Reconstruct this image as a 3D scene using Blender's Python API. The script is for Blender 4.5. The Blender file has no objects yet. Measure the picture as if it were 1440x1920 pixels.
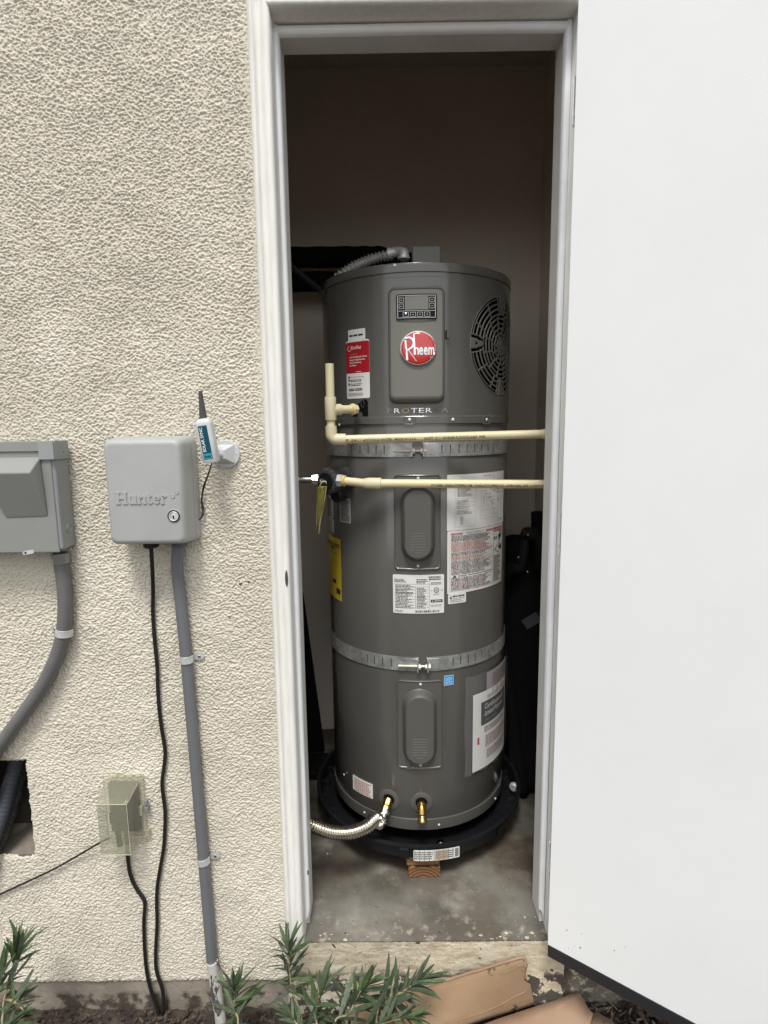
import bpy, math, random
import numpy as np
from mathutils import Vector, Matrix

S = bpy.context.scene
COL = S.collection
rnd = random.Random(7)
PI = math.pi

# ------------------------------------------------------------------ camera
PITCH, ROLL, YAW = (math.radians(a) for a in (8.355, -0.728, -0.322))
FPX = 1080.0                      # focal length in pixels of a 1440 px wide picture
CAMZ = 1.30
def _rot():
    cy, sy = math.cos(YAW), math.sin(YAW)
    Rz = np.array([[cy, -sy, 0], [sy, cy, 0], [0, 0, 1]])
    B = np.array([[1, 0, 0], [0, 0, -1], [0, 1, 0]], float)
    cp, sp = math.cos(PITCH), math.sin(PITCH)
    P = np.array([[1, 0, 0], [0, cp, -sp], [0, sp, cp]])
    cr, sr = math.cos(ROLL), math.sin(ROLL)
    R = np.array([[cr, -sr, 0], [sr, cr, 0], [0, 0, 1]])
    return R @ P @ B @ Rz
MC = _rot()
CP = np.array([0, 0, CAMZ])
cam = bpy.data.cameras.new('camera')
camo = bpy.data.objects.new('camera', cam)
COL.objects.link(camo)
cam.sensor_fit = 'HORIZONTAL'
cam.sensor_width = 36
cam.lens = 36 * FPX / 1440
cam.clip_start = 0.02
cam.clip_end = 400
mw = Matrix.Identity(4)
for i in range(3):
    mw[i][0] = MC[0][i]; mw[i][1] = -MC[1][i]; mw[i][2] = -MC[2][i]; mw[i][3] = CP[i]
camo.matrix_world = mw
S.camera = camo

# ------------------------------------------------------------------ world, sun, exposure
SUN_EL, SUN_AZ = math.radians(63), math.radians(-4)      # azimuth to the right of straight behind the camera
w = bpy.data.worlds.new('World'); S.world = w; w.use_nodes = True
nt = w.node_tree; nt.nodes.clear()
sky = nt.nodes.new('ShaderNodeTexSky'); sky.sky_type = 'NISHITA'; sky.sun_disc = False
sky.sun_elevation = SUN_EL; sky.sun_rotation = math.pi - SUN_AZ
sky.air_density = 1.0; sky.dust_density = 1.6; sky.ozone_density = 1.0
hs = nt.nodes.new('ShaderNodeHueSaturation'); hs.inputs['Saturation'].default_value = 0.16
bg = nt.nodes.new('ShaderNodeBackground'); bg.inputs['Strength'].default_value = 0.14
wo = nt.nodes.new('ShaderNodeOutputWorld')
nt.links.new(sky.outputs[0], hs.inputs['Color']); nt.links.new(hs.outputs[0], bg.inputs[0]); nt.links.new(bg.outputs[0], wo.inputs[0])
sl = bpy.data.lights.new('sun', 'SUN'); sl.energy = 1.75; sl.angle = math.radians(15); sl.color = (1.0, 0.985, 0.95)
so = bpy.data.objects.new('sun', sl); COL.objects.link(so)
sd = Vector((math.sin(SUN_AZ) * math.cos(SUN_EL), -math.cos(SUN_AZ) * math.cos(SUN_EL), math.sin(SUN_EL)))
so.rotation_euler = sd.to_track_quat('Z', 'Y').to_euler()
so.location = (0, -3, 6)
S.view_settings.view_transform = 'Standard'
S.view_settings.look = 'None'
S.view_settings.exposure = 0.68
S.view_settings.gamma = 1.0
S.view_settings.use_curve_mapping = False

# ------------------------------------------------------------------ helpers: picture -> real surface
def ray(px, py): return MC.T @ np.array([(px - 720) / FPX, (py - 960) / FPX, 1.0])
def UY(px, py, Y):
    r = ray(px, py); p = CP + r * Y / r[1]; return Vector(p)
def UZ(px, py, z):
    r = ray(px, py); p = CP + r * (z - CAMZ) / r[2]; return Vector(p)
HX, HY, HR = 0.0936, 1.8292, 0.2826         # the heater's axis and radius
def hp(px, py, R=HR):
    r = ray(px, py); a = r[0]**2 + r[1]**2
    ox, oy = -HX, -HY
    b = 2 * (ox * r[0] + oy * r[1]); c = ox * ox + oy * oy - R * R
    d = b * b - 4 * a * c
    t = (-b - math.sqrt(max(d, 0))) / (2 * a)
    P = CP + r * t
    th = math.atan2(P[0] - HX, -(P[1] - HY))
    return th * HR, P[2]
def hw(u, v, h=0.0):
    th = u / HR
    return (HX + (HR + h) * math.sin(th), HY - (HR + h) * math.cos(th), v)

# ------------------------------------------------------------------ materials
MATS = {}
def mat(name, col, rough=0.5, metal=0.0, var=0.0, vs=8.0, bump=0.0, bs=80.0, coat=0.0, spec=0.5, stretch=None, col2=None, rv=0.0, alpha=1.0, trans=0.0, emit=None, es=0.0, sub=0.0, ior=1.45):
    m = bpy.data.materials.new(name); m.use_nodes = True
    n = m.node_tree; b = n.nodes['Principled BSDF']
    L = n.links
    b.inputs['Base Color'].default_value = (*col, 1)
    b.inputs['Roughness'].default_value = rough
    b.inputs['Metallic'].default_value = metal
    b.inputs['Specular IOR Level'].default_value = spec
    b.inputs['Coat Weight'].default_value = coat
    b.inputs['Coat Roughness'].default_value = 0.12
    b.inputs['Alpha'].default_value = alpha
    b.inputs['Transmission Weight'].default_value = trans
    b.inputs['IOR'].default_value = ior
    b.inputs['Subsurface Weight'].default_value = sub
    if emit: b.inputs['Emission Color'].default_value = (*emit, 1); b.inputs['Emission Strength'].default_value = es
    tc = n.nodes.new('ShaderNodeTexCoord'); mp = n.nodes.new('ShaderNodeMapping')
    L.new(tc.outputs['Object'], mp.inputs[0])
    if stretch: mp.inputs['Scale'].default_value = stretch
    if var or col2:
        nz = n.nodes.new('ShaderNodeTexNoise'); nz.inputs['Scale'].default_value = vs; nz.inputs['Detail'].default_value = 6; nz.inputs['Roughness'].default_value = 0.62
        L.new(mp.outputs[0], nz.inputs['Vector'])
        mx = n.nodes.new('ShaderNodeMix'); mx.data_type = 'RGBA'
        c2 = col2 or tuple(c * (1 - var) for c in col)
        c1 = col if col2 else tuple(min(1, c * (1 + var)) for c in col)
        mx.inputs[6].default_value = (*c1, 1); mx.inputs[7].default_value = (*c2, 1)
        rp = n.nodes.new('ShaderNodeMapRange'); rp.inputs[1].default_value = 0.35; rp.inputs[2].default_value = 0.65
        L.new(nz.outputs[0], rp.inputs[0]); L.new(rp.outputs[0], mx.inputs[0]); L.new(mx.outputs[2], b.inputs['Base Color'])
        if rv:
            r2 = n.nodes.new('ShaderNodeMapRange'); r2.inputs[1].default_value = .3; r2.inputs[2].default_value = .7
            r2.inputs[3].default_value = max(0, rough - rv); r2.inputs[4].default_value = rough + rv
            L.new(nz.outputs[0], r2.inputs[0]); L.new(r2.outputs[0], b.inputs['Roughness'])
    if bump:
        nb = n.nodes.new('ShaderNodeTexNoise'); nb.inputs['Scale'].default_value = bs; nb.inputs['Detail'].default_value = 4
        L.new(mp.outputs[0], nb.inputs['Vector'])
        bp = n.nodes.new('ShaderNodeBump'); bp.inputs['Strength'].default_value = bump; bp.inputs['Distance'].default_value = 0.002
        L.new(nb.outputs[0], bp.inputs['Height']); L.new(bp.outputs[0], b.inputs['Normal'])
    MATS[name] = m
    return m

def layered(name, base, layers, rough=0.85, bump=0.3, bs=60, bd=0.004):
    """base colour, then layers [(colour, scale, lo, hi, detail, posmask or None, stretch)]; posmask=(axis,lo,hi)."""
    m = bpy.data.materials.new(name); m.use_nodes = True
    n = m.node_tree; b = n.nodes['Principled BSDF']; L = n.links
    b.inputs['Roughness'].default_value = rough
    geo = n.nodes.new('ShaderNodeNewGeometry')
    sep = n.nodes.new('ShaderNodeSeparateXYZ'); L.new(geo.outputs['Position'], sep.inputs[0])
    cur = None
    for i, ly in enumerate(layers):
        col, sc, lo, hi, det, pm, st = ly
        mp = n.nodes.new('ShaderNodeMapping'); L.new(geo.outputs['Position'], mp.inputs[0])
        mp.inputs['Location'].default_value = (i * 3.7, i * 1.3, i * 5.1)
        if st: mp.inputs['Scale'].default_value = st
        nz = n.nodes.new('ShaderNodeTexNoise'); nz.inputs['Scale'].default_value = sc; nz.inputs['Detail'].default_value = det; nz.inputs['Roughness'].default_value = .6
        L.new(mp.outputs[0], nz.inputs['Vector'])
        r = n.nodes.new('ShaderNodeMapRange'); r.inputs[1].default_value = lo; r.inputs[2].default_value = hi
        L.new(nz.outputs[0], r.inputs[0])
        fac = r.outputs[0]
        for q in (pm or []):
            r2 = n.nodes.new('ShaderNodeMapRange'); r2.inputs[1].default_value = q[1]; r2.inputs[2].default_value = q[2]
            L.new(sep.outputs[q[0]], r2.inputs[0])
            mm = n.nodes.new('ShaderNodeMath'); mm.operation = 'MULTIPLY'; L.new(fac, mm.inputs[0]); L.new(r2.outputs[0], mm.inputs[1]); fac = mm.outputs[0]
        mx = n.nodes.new('ShaderNodeMix'); mx.data_type = 'RGBA'
        if cur is None: mx.inputs[6].default_value = (*base, 1)
        else: L.new(cur, mx.inputs[6])
        mx.inputs[7].default_value = (*col, 1); L.new(fac, mx.inputs[0]); cur = mx.outputs[2]
    L.new(cur, b.inputs['Base Color'])
    nb = n.nodes.new('ShaderNodeTexNoise'); nb.inputs['Scale'].default_value = bs; nb.inputs['Detail'].default_value = 7; nb.inputs['Roughness'].default_value = .65
    L.new(geo.outputs['Position'], nb.inputs['Vector'])
    bp = n.nodes.new('ShaderNodeBump'); bp.inputs['Strength'].default_value = bump; bp.inputs['Distance'].default_value = bd
    L.new(nb.outputs[0], bp.inputs['Height']); L.new(bp.outputs[0], b.inputs['Normal'])
    MATS[name] = m
    return m

X_, Y_, Z_ = 0, 1, 2
M_stucco = layered('stucco_paint', (0.60, 0.555, 0.455), [((0.53, 0.488, 0.395), 1.6, .42, .68, 4, None, None), ((0.65, 0.605, 0.505), 3.1, .5, .7, 5, None, None), ((0.44, 0.40, 0.325), 60, .60, .72, 3, None, None), ((0.46, 0.42, 0.35), 5, .45, .8, 5, [(Z_, .55, -.1)], None)], rough=.92, bump=.5, bs=420, bd=.0012)
M_found = layered('foundation_concrete', (0.20, 0.17, 0.135), [((0.30, 0.26, 0.205), 7, .42, .6, 6, None, None), ((0.055, 0.042, 0.03), 14, .44, .52, 6, [(Z_, -.148, -.160)], None)], rough=.95, bump=.6, bs=70, bd=.004)
M_sill = layered('sill_flaked_paint', (0.56, 0.49, 0.36), [((0.40, 0.33, 0.23), 16, .46, .64, 6, None, (1, 1, 3)), ((0.66, 0.60, 0.48), 40, .52, .66, 4, None, (.4, 1, 3)),
      ((0.07, 0.06, 0.05), 26, .47, .50, 5, [(Z_, -.075, -.10)], None), ((0.10, 0.06, 0.04), 48, .70, .73, 2, None, None)], rough=.9, bump=.9, bs=55, bd=.006)
M_rough = layered('splashed_concrete', (0.17, 0.15, 0.12), [((0.34, 0.30, 0.23), 22, .48, .58, 8, [(Z_, -.16, -.08)], None), ((0.07, 0.055, 0.04), 9, .45, .62, 7, None, None), ((0.52, 0.47, 0.37), 55, .56, .62, 5, [(X_, .62, .44)], None)], rough=.95, bump=1.0, bs=60, bd=.010)
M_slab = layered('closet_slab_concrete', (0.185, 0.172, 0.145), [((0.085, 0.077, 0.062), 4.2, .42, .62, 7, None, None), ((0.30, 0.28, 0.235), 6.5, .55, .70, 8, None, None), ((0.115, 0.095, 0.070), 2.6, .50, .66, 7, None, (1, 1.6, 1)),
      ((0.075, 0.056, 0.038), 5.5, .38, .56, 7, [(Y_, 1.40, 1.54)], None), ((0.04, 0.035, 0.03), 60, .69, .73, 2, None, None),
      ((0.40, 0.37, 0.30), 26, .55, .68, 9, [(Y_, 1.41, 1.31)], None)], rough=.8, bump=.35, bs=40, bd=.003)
M_closet = mat('closet_wall_paint', (0.76, 0.68, 0.58), .8, var=.05, vs=3, bump=.25, bs=160)
M_ceil = mat('closet_ceiling_paint', (0.58, 0.53, 0.46), .85)
M_trim = mat('trim_paint', (0.76, 0.745, 0.695), .45, var=.06, vs=14, bump=.15, bs=90, stretch=(6, 6, .7), coat=.05)
M_jamb = mat('jamb_paint', (0.70, 0.68, 0.64), .5, var=.05, vs=10, bump=.12, bs=120)
M_seal = mat('weatherstrip_vinyl', (0.86, 0.865, 0.88), .38, var=.03, vs=20)
M_door = mat('door_paint', (0.79, 0.80, 0.785), .36, var=.018, vs=3.5, bump=.10, bs=420, coat=.1)
M_black = mat('black_rubber', (0.018, 0.018, 0.02), .55, bump=.2, bs=200)
M_speck = mat('dark_speck', (0.06, 0.055, 0.05), .9)
M_heat = mat('heater_enamel', (0.098, 0.094, 0.084), .20, var=.05, vs=4, bump=.5, bs=6, coat=.5)
M_heat2 = mat('heater_plastic', (0.095, 0.091, 0.080), .42, bump=.15, bs=900, coat=.05)
M_panel = mat('panel_face_plastic', (0.165, 0.160, 0.138), .45, bump=.1, bs=900)
M_dark = mat('void_black', (0.006, 0.006, 0.006), .9, spec=.1)
M_glass = mat('display_black', (0.008, 0.009, 0.009), .4, spec=.15)
M_lcd = mat('lcd_grey', (0.17, 0.165, 0.14), .25)
M_line = mat('display_line_silver', (0.45, 0.45, 0.42), .35, metal=.3)
M_led = mat('status_led', (0.7, 0.9, 1.0), .3, emit=(0.6, 0.88, 1.0), es=2.0)
M_red = mat('badge_red', (0.50, 0.035, 0.03), .16, coat=.8, var=.06, vs=10)
M_silver = mat('badge_silver', (0.80, 0.80, 0.80), .22, metal=.85)
M_white_i = mat('letter_white', (0.80, 0.78, 0.72), .35)
M_chrome = mat('chrome', (0.75, 0.75, 0.74), .14, metal=1)
M_galv = mat('galvanised_steel', (0.43, 0.44, 0.43), .36, metal=.65, var=.35, vs=30, rv=.12)
M_galv2 = mat('galvanised_worn', (0.62, 0.62, 0.60), .45, metal=.45, var=.15, vs=60)
M_steel = mat('stainless_hose', (0.62, 0.59, 0.52), .25, metal=1)
M_brass = mat('brass', (0.55, 0.36, 0.12), .25, metal=1, var=.15, vs=90)
M_cpvc = mat('cpvc_cream', (0.66, 0.58, 0.37), .38, var=.05, vs=10, sub=.05)
M_cpvc2 = mat('cpvc_fitting_cream', (0.64, 0.565, 0.38), .42, var=.04, vs=14)
M_glue = mat('pipe_cement_yellow', (0.62, 0.46, 0.12), .35)
M_paper = mat('label_paper', (0.70, 0.69, 0.65), .45)
M_paper2 = mat('label_paper_grey', (0.46, 0.455, 0.43), .5)
M_ink = mat('ink_black', (0.02, 0.02, 0.02), .5)
M_inkg = mat('ink_grey', (0.20, 0.20, 0.19), .5)
M_inkr = mat('ink_red', (0.42, 0.03, 0.035), .45)
M_inkp = mat('ink_dull_red', (0.40, 0.17, 0.15), .5)
M_inkw = mat('ink_white', (0.72, 0.71, 0.68), .5)
M_redlab = mat('red_label_paper', (0.36, 0.012, 0.02), .4)
M_yel = mat('yellow_label_paper', (0.62, 0.46, 0.02), .45)
M_blue = mat('blue_label_paper', (0.05, 0.33, 0.66), .45)
M_teal = mat('teal_label', (0.0, 0.062, 0.095), .4, spec=.3)
M_teal2 = mat('light_teal_label', (0.03, 0.26, 0.30), .35)
M_foam = mat('black_foam', (0.10, 0.094, 0.09), .95, col2=(0.012, 0.012, 0.012), vs=260, bump=1.0, bs=260, spec=.2)
M_tag = mat('yellow_plastic_tag', (0.15, 0.13, 0.025), .35, var=.25, vs=30)
M_pan = mat('pan_black_plastic', (0.010, 0.0105, 0.012), .42, spec=.35, var=.2, vs=6, bump=.1, bs=120)
M_blk = mat('black_plastic', (0.009, 0.009, 0.010), .5, spec=.3)
M_blk2 = mat('black_matte', (0.006, 0.006, 0.006), .85, spec=.15)
M_gcard = mat('grey_tag_card', (0.034, 0.034, 0.042), .6)
M_cord = mat('black_cord_vinyl', (0.014, 0.013, 0.013), .42)
M_hunt = mat('controller_grey_plastic', (0.365, 0.37, 0.36), .42, var=.06, vs=5, bump=.14, bs=700)
M_sync = mat('sensor_grey_plastic', (0.53, 0.54, 0.545), .4, bump=.05, bs=500)
M_boot = mat('dark_grey_rubber', (0.055, 0.055, 0.05), .7)
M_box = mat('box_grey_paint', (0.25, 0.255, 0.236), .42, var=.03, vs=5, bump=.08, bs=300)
M_boxsky = mat('box_grey_skylit', (0.27, 0.285, 0.285), .42, var=.06, vs=12)  # same box paint, lighter and bluer: sky light put into the colour
M_lt = mat('liquidtight_grey', (0.128, 0.126, 0.124), .5, var=.06, vs=20)
M_cond = mat('pvc_conduit_grey', (0.138, 0.142, 0.150), .45, var=.04, vs=10)
M_clear = mat('yellowed_clear_plastic', (0.46, 0.44, 0.31), .22, alpha=.5, bump=.1, bs=40, var=.06, vs=30)
M_edge = mat('pale_edge_highlight', (0.52, 0.50, 0.38), .25)
M_clear2 = mat('yellowed_clear_lid', (0.36, 0.35, 0.25), .14, alpha=.45, var=.1, vs=12)
M_bag = mat('clear_plastic_bag', (0.60, 0.62, 0.64), .2, alpha=.09, bump=.9, bs=16)
M_bubblegrey = mat('outlet_grey', (0.22, 0.23, 0.25), .5)
M_outbox = mat('outlet_dark', (0.028, 0.029, 0.031), .5)
M_plug = mat('dark_plug', (0.009, 0.009, 0.010), .35)
M_wpipe = layered('whitewashed_pipe', (0.50, 0.48, 0.45), [((0.07, 0.065, 0.06), 55, .56, .60, 4, None, (1, 1, .35)), ((0.25, 0.24, 0.22), 18, .5, .7, 4, None, None)], rough=.85, bump=.4, bs=120, bd=.002)
M_card = layered('cardboard', (0.25, 0.163, 0.092), [((0.31, 0.21, 0.125), 3.2, .42, .62, 4, None, None), ((0.19, 0.105, 0.052), 6, .50, .70, 6, None, (1, 1, 2.5)), ((0.08, 0.045, 0.025), 22, .66, .72, 3, None, None)], rough=.85, bump=.5, bs=24, bd=.004)
M_card2 = layered('cardboard_pale', (0.34, 0.225, 0.15), [((0.27, 0.17, 0.105), 4.2, .45, .65, 4, None, None), ((0.16, 0.09, 0.05), 17, .70, .76, 4, None, None)], rough=.85, bump=.5, bs=18, bd=.005)
M_soil = layered('soil', (0.042, 0.032, 0.024), [((0.095, 0.075, 0.052), 14, .45, .65, 7, None, None), ((0.025, 0.018, 0.014), 30, .5, .65, 5, None, None)], rough=.95, bump=1.0, bs=45, bd=.012)
M_leaf = mat('leaf_green', (0.070, 0.096, 0.042), .55, spec=.3, col2=(0.036, 0.058, 0.028), vs=9, sub=.0)
M_leaf2 = mat('leaf_pale_green', (0.16, 0.24, 0.11), .45)
M_stem = mat('stem_tan', (0.30, 0.26, 0.15), .7, var=.2, vs=60)
M_dryleaf = mat('dry_leaf_tan', (0.40, 0.29, 0.13), .7)

M_wood2 = None
def vary(m, lo, hi, sat=.25):
    n = m.node_tree; L = n.links; b = n.nodes['Principled BSDF']; src = b.inputs['Base Color'].links[0].from_socket
    oi = n.nodes.new('ShaderNodeObjectInfo'); h = n.nodes.new('ShaderNodeHueSaturation'); r = n.nodes.new('ShaderNodeMapRange'); r.inputs[3].default_value = lo; r.inputs[4].default_value = hi
    L.new(oi.outputs['Random'], r.inputs[0]); L.new(r.outputs[0], h.inputs['Value']); L.new(src, h.inputs['Color'])
    m2 = n.nodes.new('ShaderNodeMath'); m2.operation = 'MULTIPLY'; m2.inputs[1].default_value = 7.31; L.new(oi.outputs['Random'], m2.inputs[0]); m3 = n.nodes.new('ShaderNodeMath'); m3.operation = 'FRACT'; L.new(m2.outputs[0], m3.inputs[0])
    r2 = n.nodes.new('ShaderNodeMapRange'); r2.inputs[3].default_value = 1 - sat; r2.inputs[4].default_value = 1 + sat * .4; L.new(m3.outputs[0], r2.inputs[0]); L.new(r2.outputs[0], h.inputs['Saturation'])
    L.new(h.outputs[0], b.inputs['Base Color'])
vary(M_leaf, .75, 1.75, .4)
def wood_mat():
    m = bpy.data.materials.new('wood_end_grain'); m.use_nodes = True
    n = m.node_tree; b = n.nodes['Principled BSDF']; L = n.links
    b.inputs['Roughness'].default_value = .7
    tc = n.nodes.new('ShaderNodeTexCoord'); mp = n.nodes.new('ShaderNodeMapping'); mp.inputs['Location'].default_value = (0.004, 0, 0.03)
    L.new(tc.outputs['Object'], mp.inputs[0])
    wv = n.nodes.new('ShaderNodeTexWave'); wv.wave_type = 'RINGS'; wv.rings_direction = 'Y'; wv.inputs['Scale'].default_value = 34; wv.inputs['Distortion'].default_value = 1.3; wv.inputs['Detail'].default_value = 2
    L.new(mp.outputs[0], wv.inputs[0])
    cr = n.nodes.new('ShaderNodeValToRGB')
    cr.color_ramp.elements[0].color = (0.09, 0.034, 0.012, 1); cr.color_ramp.elements[1].color = (0.25, 0.125, 0.05, 1)
    L.new(wv.outputs[1], cr.inputs[0]); L.new(cr.outputs[0], b.inputs['Base Color'])
    return m
M_wood = wood_mat()
M_wood2 = mat('wood_pale_grain', (0.25, 0.14, 0.06), .7, col2=(0.12, 0.055, 0.022), vs=22, stretch=(1.2, 1, 5))

# ------------------------------------------------------------------ mesh builder
WL = {}
class MB:
    def __init__(self): self.v = []; self.f = []; self.m = []; self.mi = 0
    def add(self, vs, fs, mi=None):
        o = len(self.v); self.v += [tuple(p) for p in vs]
        for q in fs: self.f.append(tuple(i + o for i in q)); self.m.append(self.mi if mi is None else mi)
        return self
    def box(self, x0, x1, y0, y1, z0, z1, mi=None):
        vs = [(x, y, z) for z in (z0, z1) for y in (y0, y1) for x in (x0, x1)]
        return self.add(vs, [(0, 2, 3, 1), (4, 5, 7, 6), (0, 1, 5, 4), (2, 6, 7, 3), (0, 4, 6, 2), (1, 3, 7, 5)], mi)
    def loft(self, rings, cap0=True, cap1=True, mi=None, closed=True):
        n = len(rings[0]); vs = [p for r in rings for p in r]; fs = []
        for k in range(len(rings) - 1):
            for i in range(n if closed else n - 1):
                j = (i + 1) % n
                fs.append((k * n + i, k * n + j, (k + 1) * n + j, (k + 1) * n + i))
        if cap0: fs.append(tuple(range(n))[::-1])
        if cap1: fs.append(tuple((len(rings) - 1) * n + i for i in range(n)))
        return self.add(vs, fs, mi)
    def tube(self, path, r, n=12, mi=None, caps=True):
        P = [Vector(p) for p in path]; k = len(P)
        rr = r if isinstance(r, (list, tuple)) else [r] * k
        T = []
        for i in range(k):
            a = P[max(0, i - 1)]; b = P[min(k - 1, i + 1)]
            t = (b - a); T.append(t.normalized() if t.length > 1e-9 else (T[-1] if T else Vector((0, 0, 1))))
        up = Vector((0, 0, 1)) if abs(T[0].z) < .9 else Vector((0, -1, 0))
        nrm = T[0].cross(up).normalized(); rings = []
        for i in range(k):
            nrm = (nrm - T[i] * nrm.dot(T[i])).normalized(); bi = T[i].cross(nrm)
            rings.append([P[i] + (nrm * math.cos(a) + bi * math.sin(a)) * rr[i] for a in (2 * PI * j / n for j in range(n))])
        return self.loft(rings, caps, caps, mi)
    def cyl(self, a, b, r, n=20, mi=None, r2=None):
        return self.tube([a, b], [r, r if r2 is None else r2], n, mi)
    def lathe(self, prof, c, ax, n=24, mi=None, sq=None):
        """prof: (radius, height along ax)"""
        ax = Vector(ax).normalized(); c = Vector(c)
        up = Vector((0, 0, 1)) if abs(ax.z) < .9 else Vector((1, 0, 0))
        e1 = ax.cross(up).normalized(); e2 = ax.cross(e1)
        rings = [[c + ax * h + (e1 * math.cos(a) + e2 * math.sin(a)) * max(r, 1e-5) for a in (2 * PI * j / n for j in range(n))] for r, h in prof]
        return self.loft(rings, True, True, mi)
    def extr(self, poly, fn, t0, t1, mi=None):
        """poly of 2D points, fn(p, t) -> 3D"""
        return self.loft([[fn(p, t0) for p in poly], [fn(p, t1) for p in poly]], True, True, mi)
    def build(self, name, mats, parent=None, smooth=35, bevel=0.0, bseg=2, loc=None):
        me = bpy.data.meshes.new(name)
        off = WL.get(parent.name, Vector((0, 0, 0))) if parent else (Vector(loc) if loc is not None else Vector((0, 0, 0)))
        me.from_pydata([(a - off[0], b - off[1], c - off[2]) for a, b, c in self.v], [], self.f)
        if not isinstance(mats, (list, tuple)): mats = [mats]
        for m in mats: me.materials.append(m)
        if len(mats) > 1: me.polygons.foreach_set('material_index', self.m)
        me.update()
        fix_normals(me)
        if smooth:
            me.shade_smooth()
            me.set_sharp_from_angle(angle=math.radians(smooth))
        o = bpy.data.objects.new(name, me); COL.objects.link(o)
        if parent: o.parent = parent; WL[o.name] = off
        elif loc is not None: o.location = off
        if bevel:
            b = o.modifiers.new('bevel', 'BEVEL'); b.width = bevel; b.segments = bseg; b.limit_method = 'ANGLE'; b.angle_limit = math.radians(40)
            if smooth: b.harden_normals = False
        return o
import bmesh
def fix_normals(me):
    bm = bmesh.new(); bm.from_mesh(me); bmesh.ops.recalc_face_normals(bm, faces=bm.faces); bm.to_mesh(me); bm.free()

def tag(o, label=None, cat=None, group=None, kind=None):
    if label: o['label'] = label
    if cat: o['category'] = cat
    if group: o['group'] = group
    if kind: o['kind'] = kind
    return o
def thing(name, label, cat, loc, group=None):
    o = bpy.data.objects.new(name, None); COL.objects.link(o); o.location = loc; o.empty_display_size = .05
    WL[o.name] = Vector(loc)
    return tag(o, label, cat, group)

def smoothpath(pts, n=8):
    P = [Vector(p) for p in pts]; out = []
    for i in range(len(P) - 1):
        p0 = P[i - 1] if i else P[i] * 2 - P[i + 1]; p1 = P[i]; p2 = P[i + 1]; p3 = P[i + 2] if i + 2 < len(P) else P[i + 1] * 2 - P[i]
        for k in range(n):
            t = k / n
            out.append(0.5 * ((2 * p1) + (p2 - p0) * t + (2 * p0 - 5 * p1 + 4 * p2 - p3) * t * t + (3 * p1 - p0 - 3 * p2 + p3) * t ** 3))
    out.append(P[-1]); return out
def resample(path, step):
    P = [Vector(p) for p in path]; out = [P[0]]; d = 0
    for a, b in zip(P, P[1:]):
        L = (b - a).length
        while L > 0 and d + L >= step:
            t = (step - d) / L; a = a.lerp(b, t); out.append(a); L = (b - a).length; d = 0
        d += L
    return out
def corrugated(mb, path, r0, r1, pitch, n=14, mi=None):
    P = resample(path, pitch / 4); rr = []
    for i in range(len(P)): rr.append((r1, (r0 + r1) / 2, r0, (r0 + r1) / 2)[i % 4])
    return mb.tube(P, rr, n, mi)

def span(w, h, r, n=5, m=6):
    """half-height samples of a rounded rectangle centred on 0: [(u, v_top, v_bottom)] left to right"""
    r = min(r, w / 2 - 1e-5, h / 2 - 1e-5); s = []
    for i in range(n + 1):
        a = PI / 2 * i / n; s.append((-w / 2 + r - r * math.cos(a), h / 2 - r + r * math.sin(a)))
    x0, x1 = -w / 2 + r, w / 2 - r
    for i in range(1, m): s.append((x0 + (x1 - x0) * i / m, h / 2))
    for i in range(n + 1):
        a = PI / 2 * (1 - i / n); s.append((w / 2 - r + r * math.cos(a), h / 2 - r + r * math.sin(a)))
    return s
def rings_loft(mb, secs, fn, mi=None, cap=True, base=False):
    """secs: [(cx, cy, w, h, r, height)] ; fn(u,v,h)->3D.  the last is capped with strips"""
    rings = []; last = None
    for (cx, cy, ww, hh, r, ht) in secs:
        s = span(ww, hh, r)
        top = [fn(cx + u, cy + v, ht) for u, v in s]; bot = [fn(cx + u, cy - v, ht) for u, v in s]
        rings.append(top + bot[::-1]); last = (top, bot)
    mb.loft(rings, False, False, mi)
    if cap:
        top, bot = last; n = len(top)
        mb.add(top + bot, [(i, i + 1, n + i + 1, n + i) for i in range(n - 1)], mi)
    return mb

# text geometry (flat, triangulated), cached
_T = {}
def text_geo(s, offset=0.0, shear=0.0):
    k = (s, offset, shear)
    if k not in _T:
        c = bpy.data.curves.new('t', 'FONT'); c.body = s; c.size = 1; c.offset = offset; c.shear = shear; c.resolution_u = 3; c.fill_mode = 'FRONT'
        o = bpy.data.objects.new('t', c); me = bpy.data.meshes.new_from_object(o)
        vs = [(v.co.x, v.co.y) for v in me.vertices]; fs = [tuple(p.vertices) for p in me.polygons]
        bpy.data.objects.remove(o); bpy.data.curves.remove(c); bpy.data.meshes.remove(me)
        xs = [v[0] for v in vs] or [0]
        _T[k] = ([(x - min(xs), y) for x, y in vs], fs, max(xs) - min(xs))
    return _T[k]
def put_text(mb, s, x, y, size, fn, h, mi, width=None, align='l', offset=0.0, shear=0.0, thick=0.0):
    vs, fs, wd = text_geo(s, offset, shear)
    if not vs: return
    sx = size if width is None else width / wd
    if align == 'c': x -= wd * sx / 2
    elif align == 'r': x -= wd * sx
    mb.add([fn(x + a * sx, y + b * size, h) for a, b in vs], fs, mi)
    if thick:                                  # side walls for raised letters
        ed = {}
        for q in fs:
            for a, b in zip(q, q[1:] + q[:1]): ed[(a, b)] = ed.get((a, b), 0) + 1
        top = [fn(x + a * sx, y + b * size, h) for a, b in vs]; low = [fn(x + a * sx, y + b * size, h - thick) for a, b in vs]
        n = len(vs); mb.add(top + low, [(a, b, b + n, a + n) for (a, b) in ed if (b, a) not in ed], mi)

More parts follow.
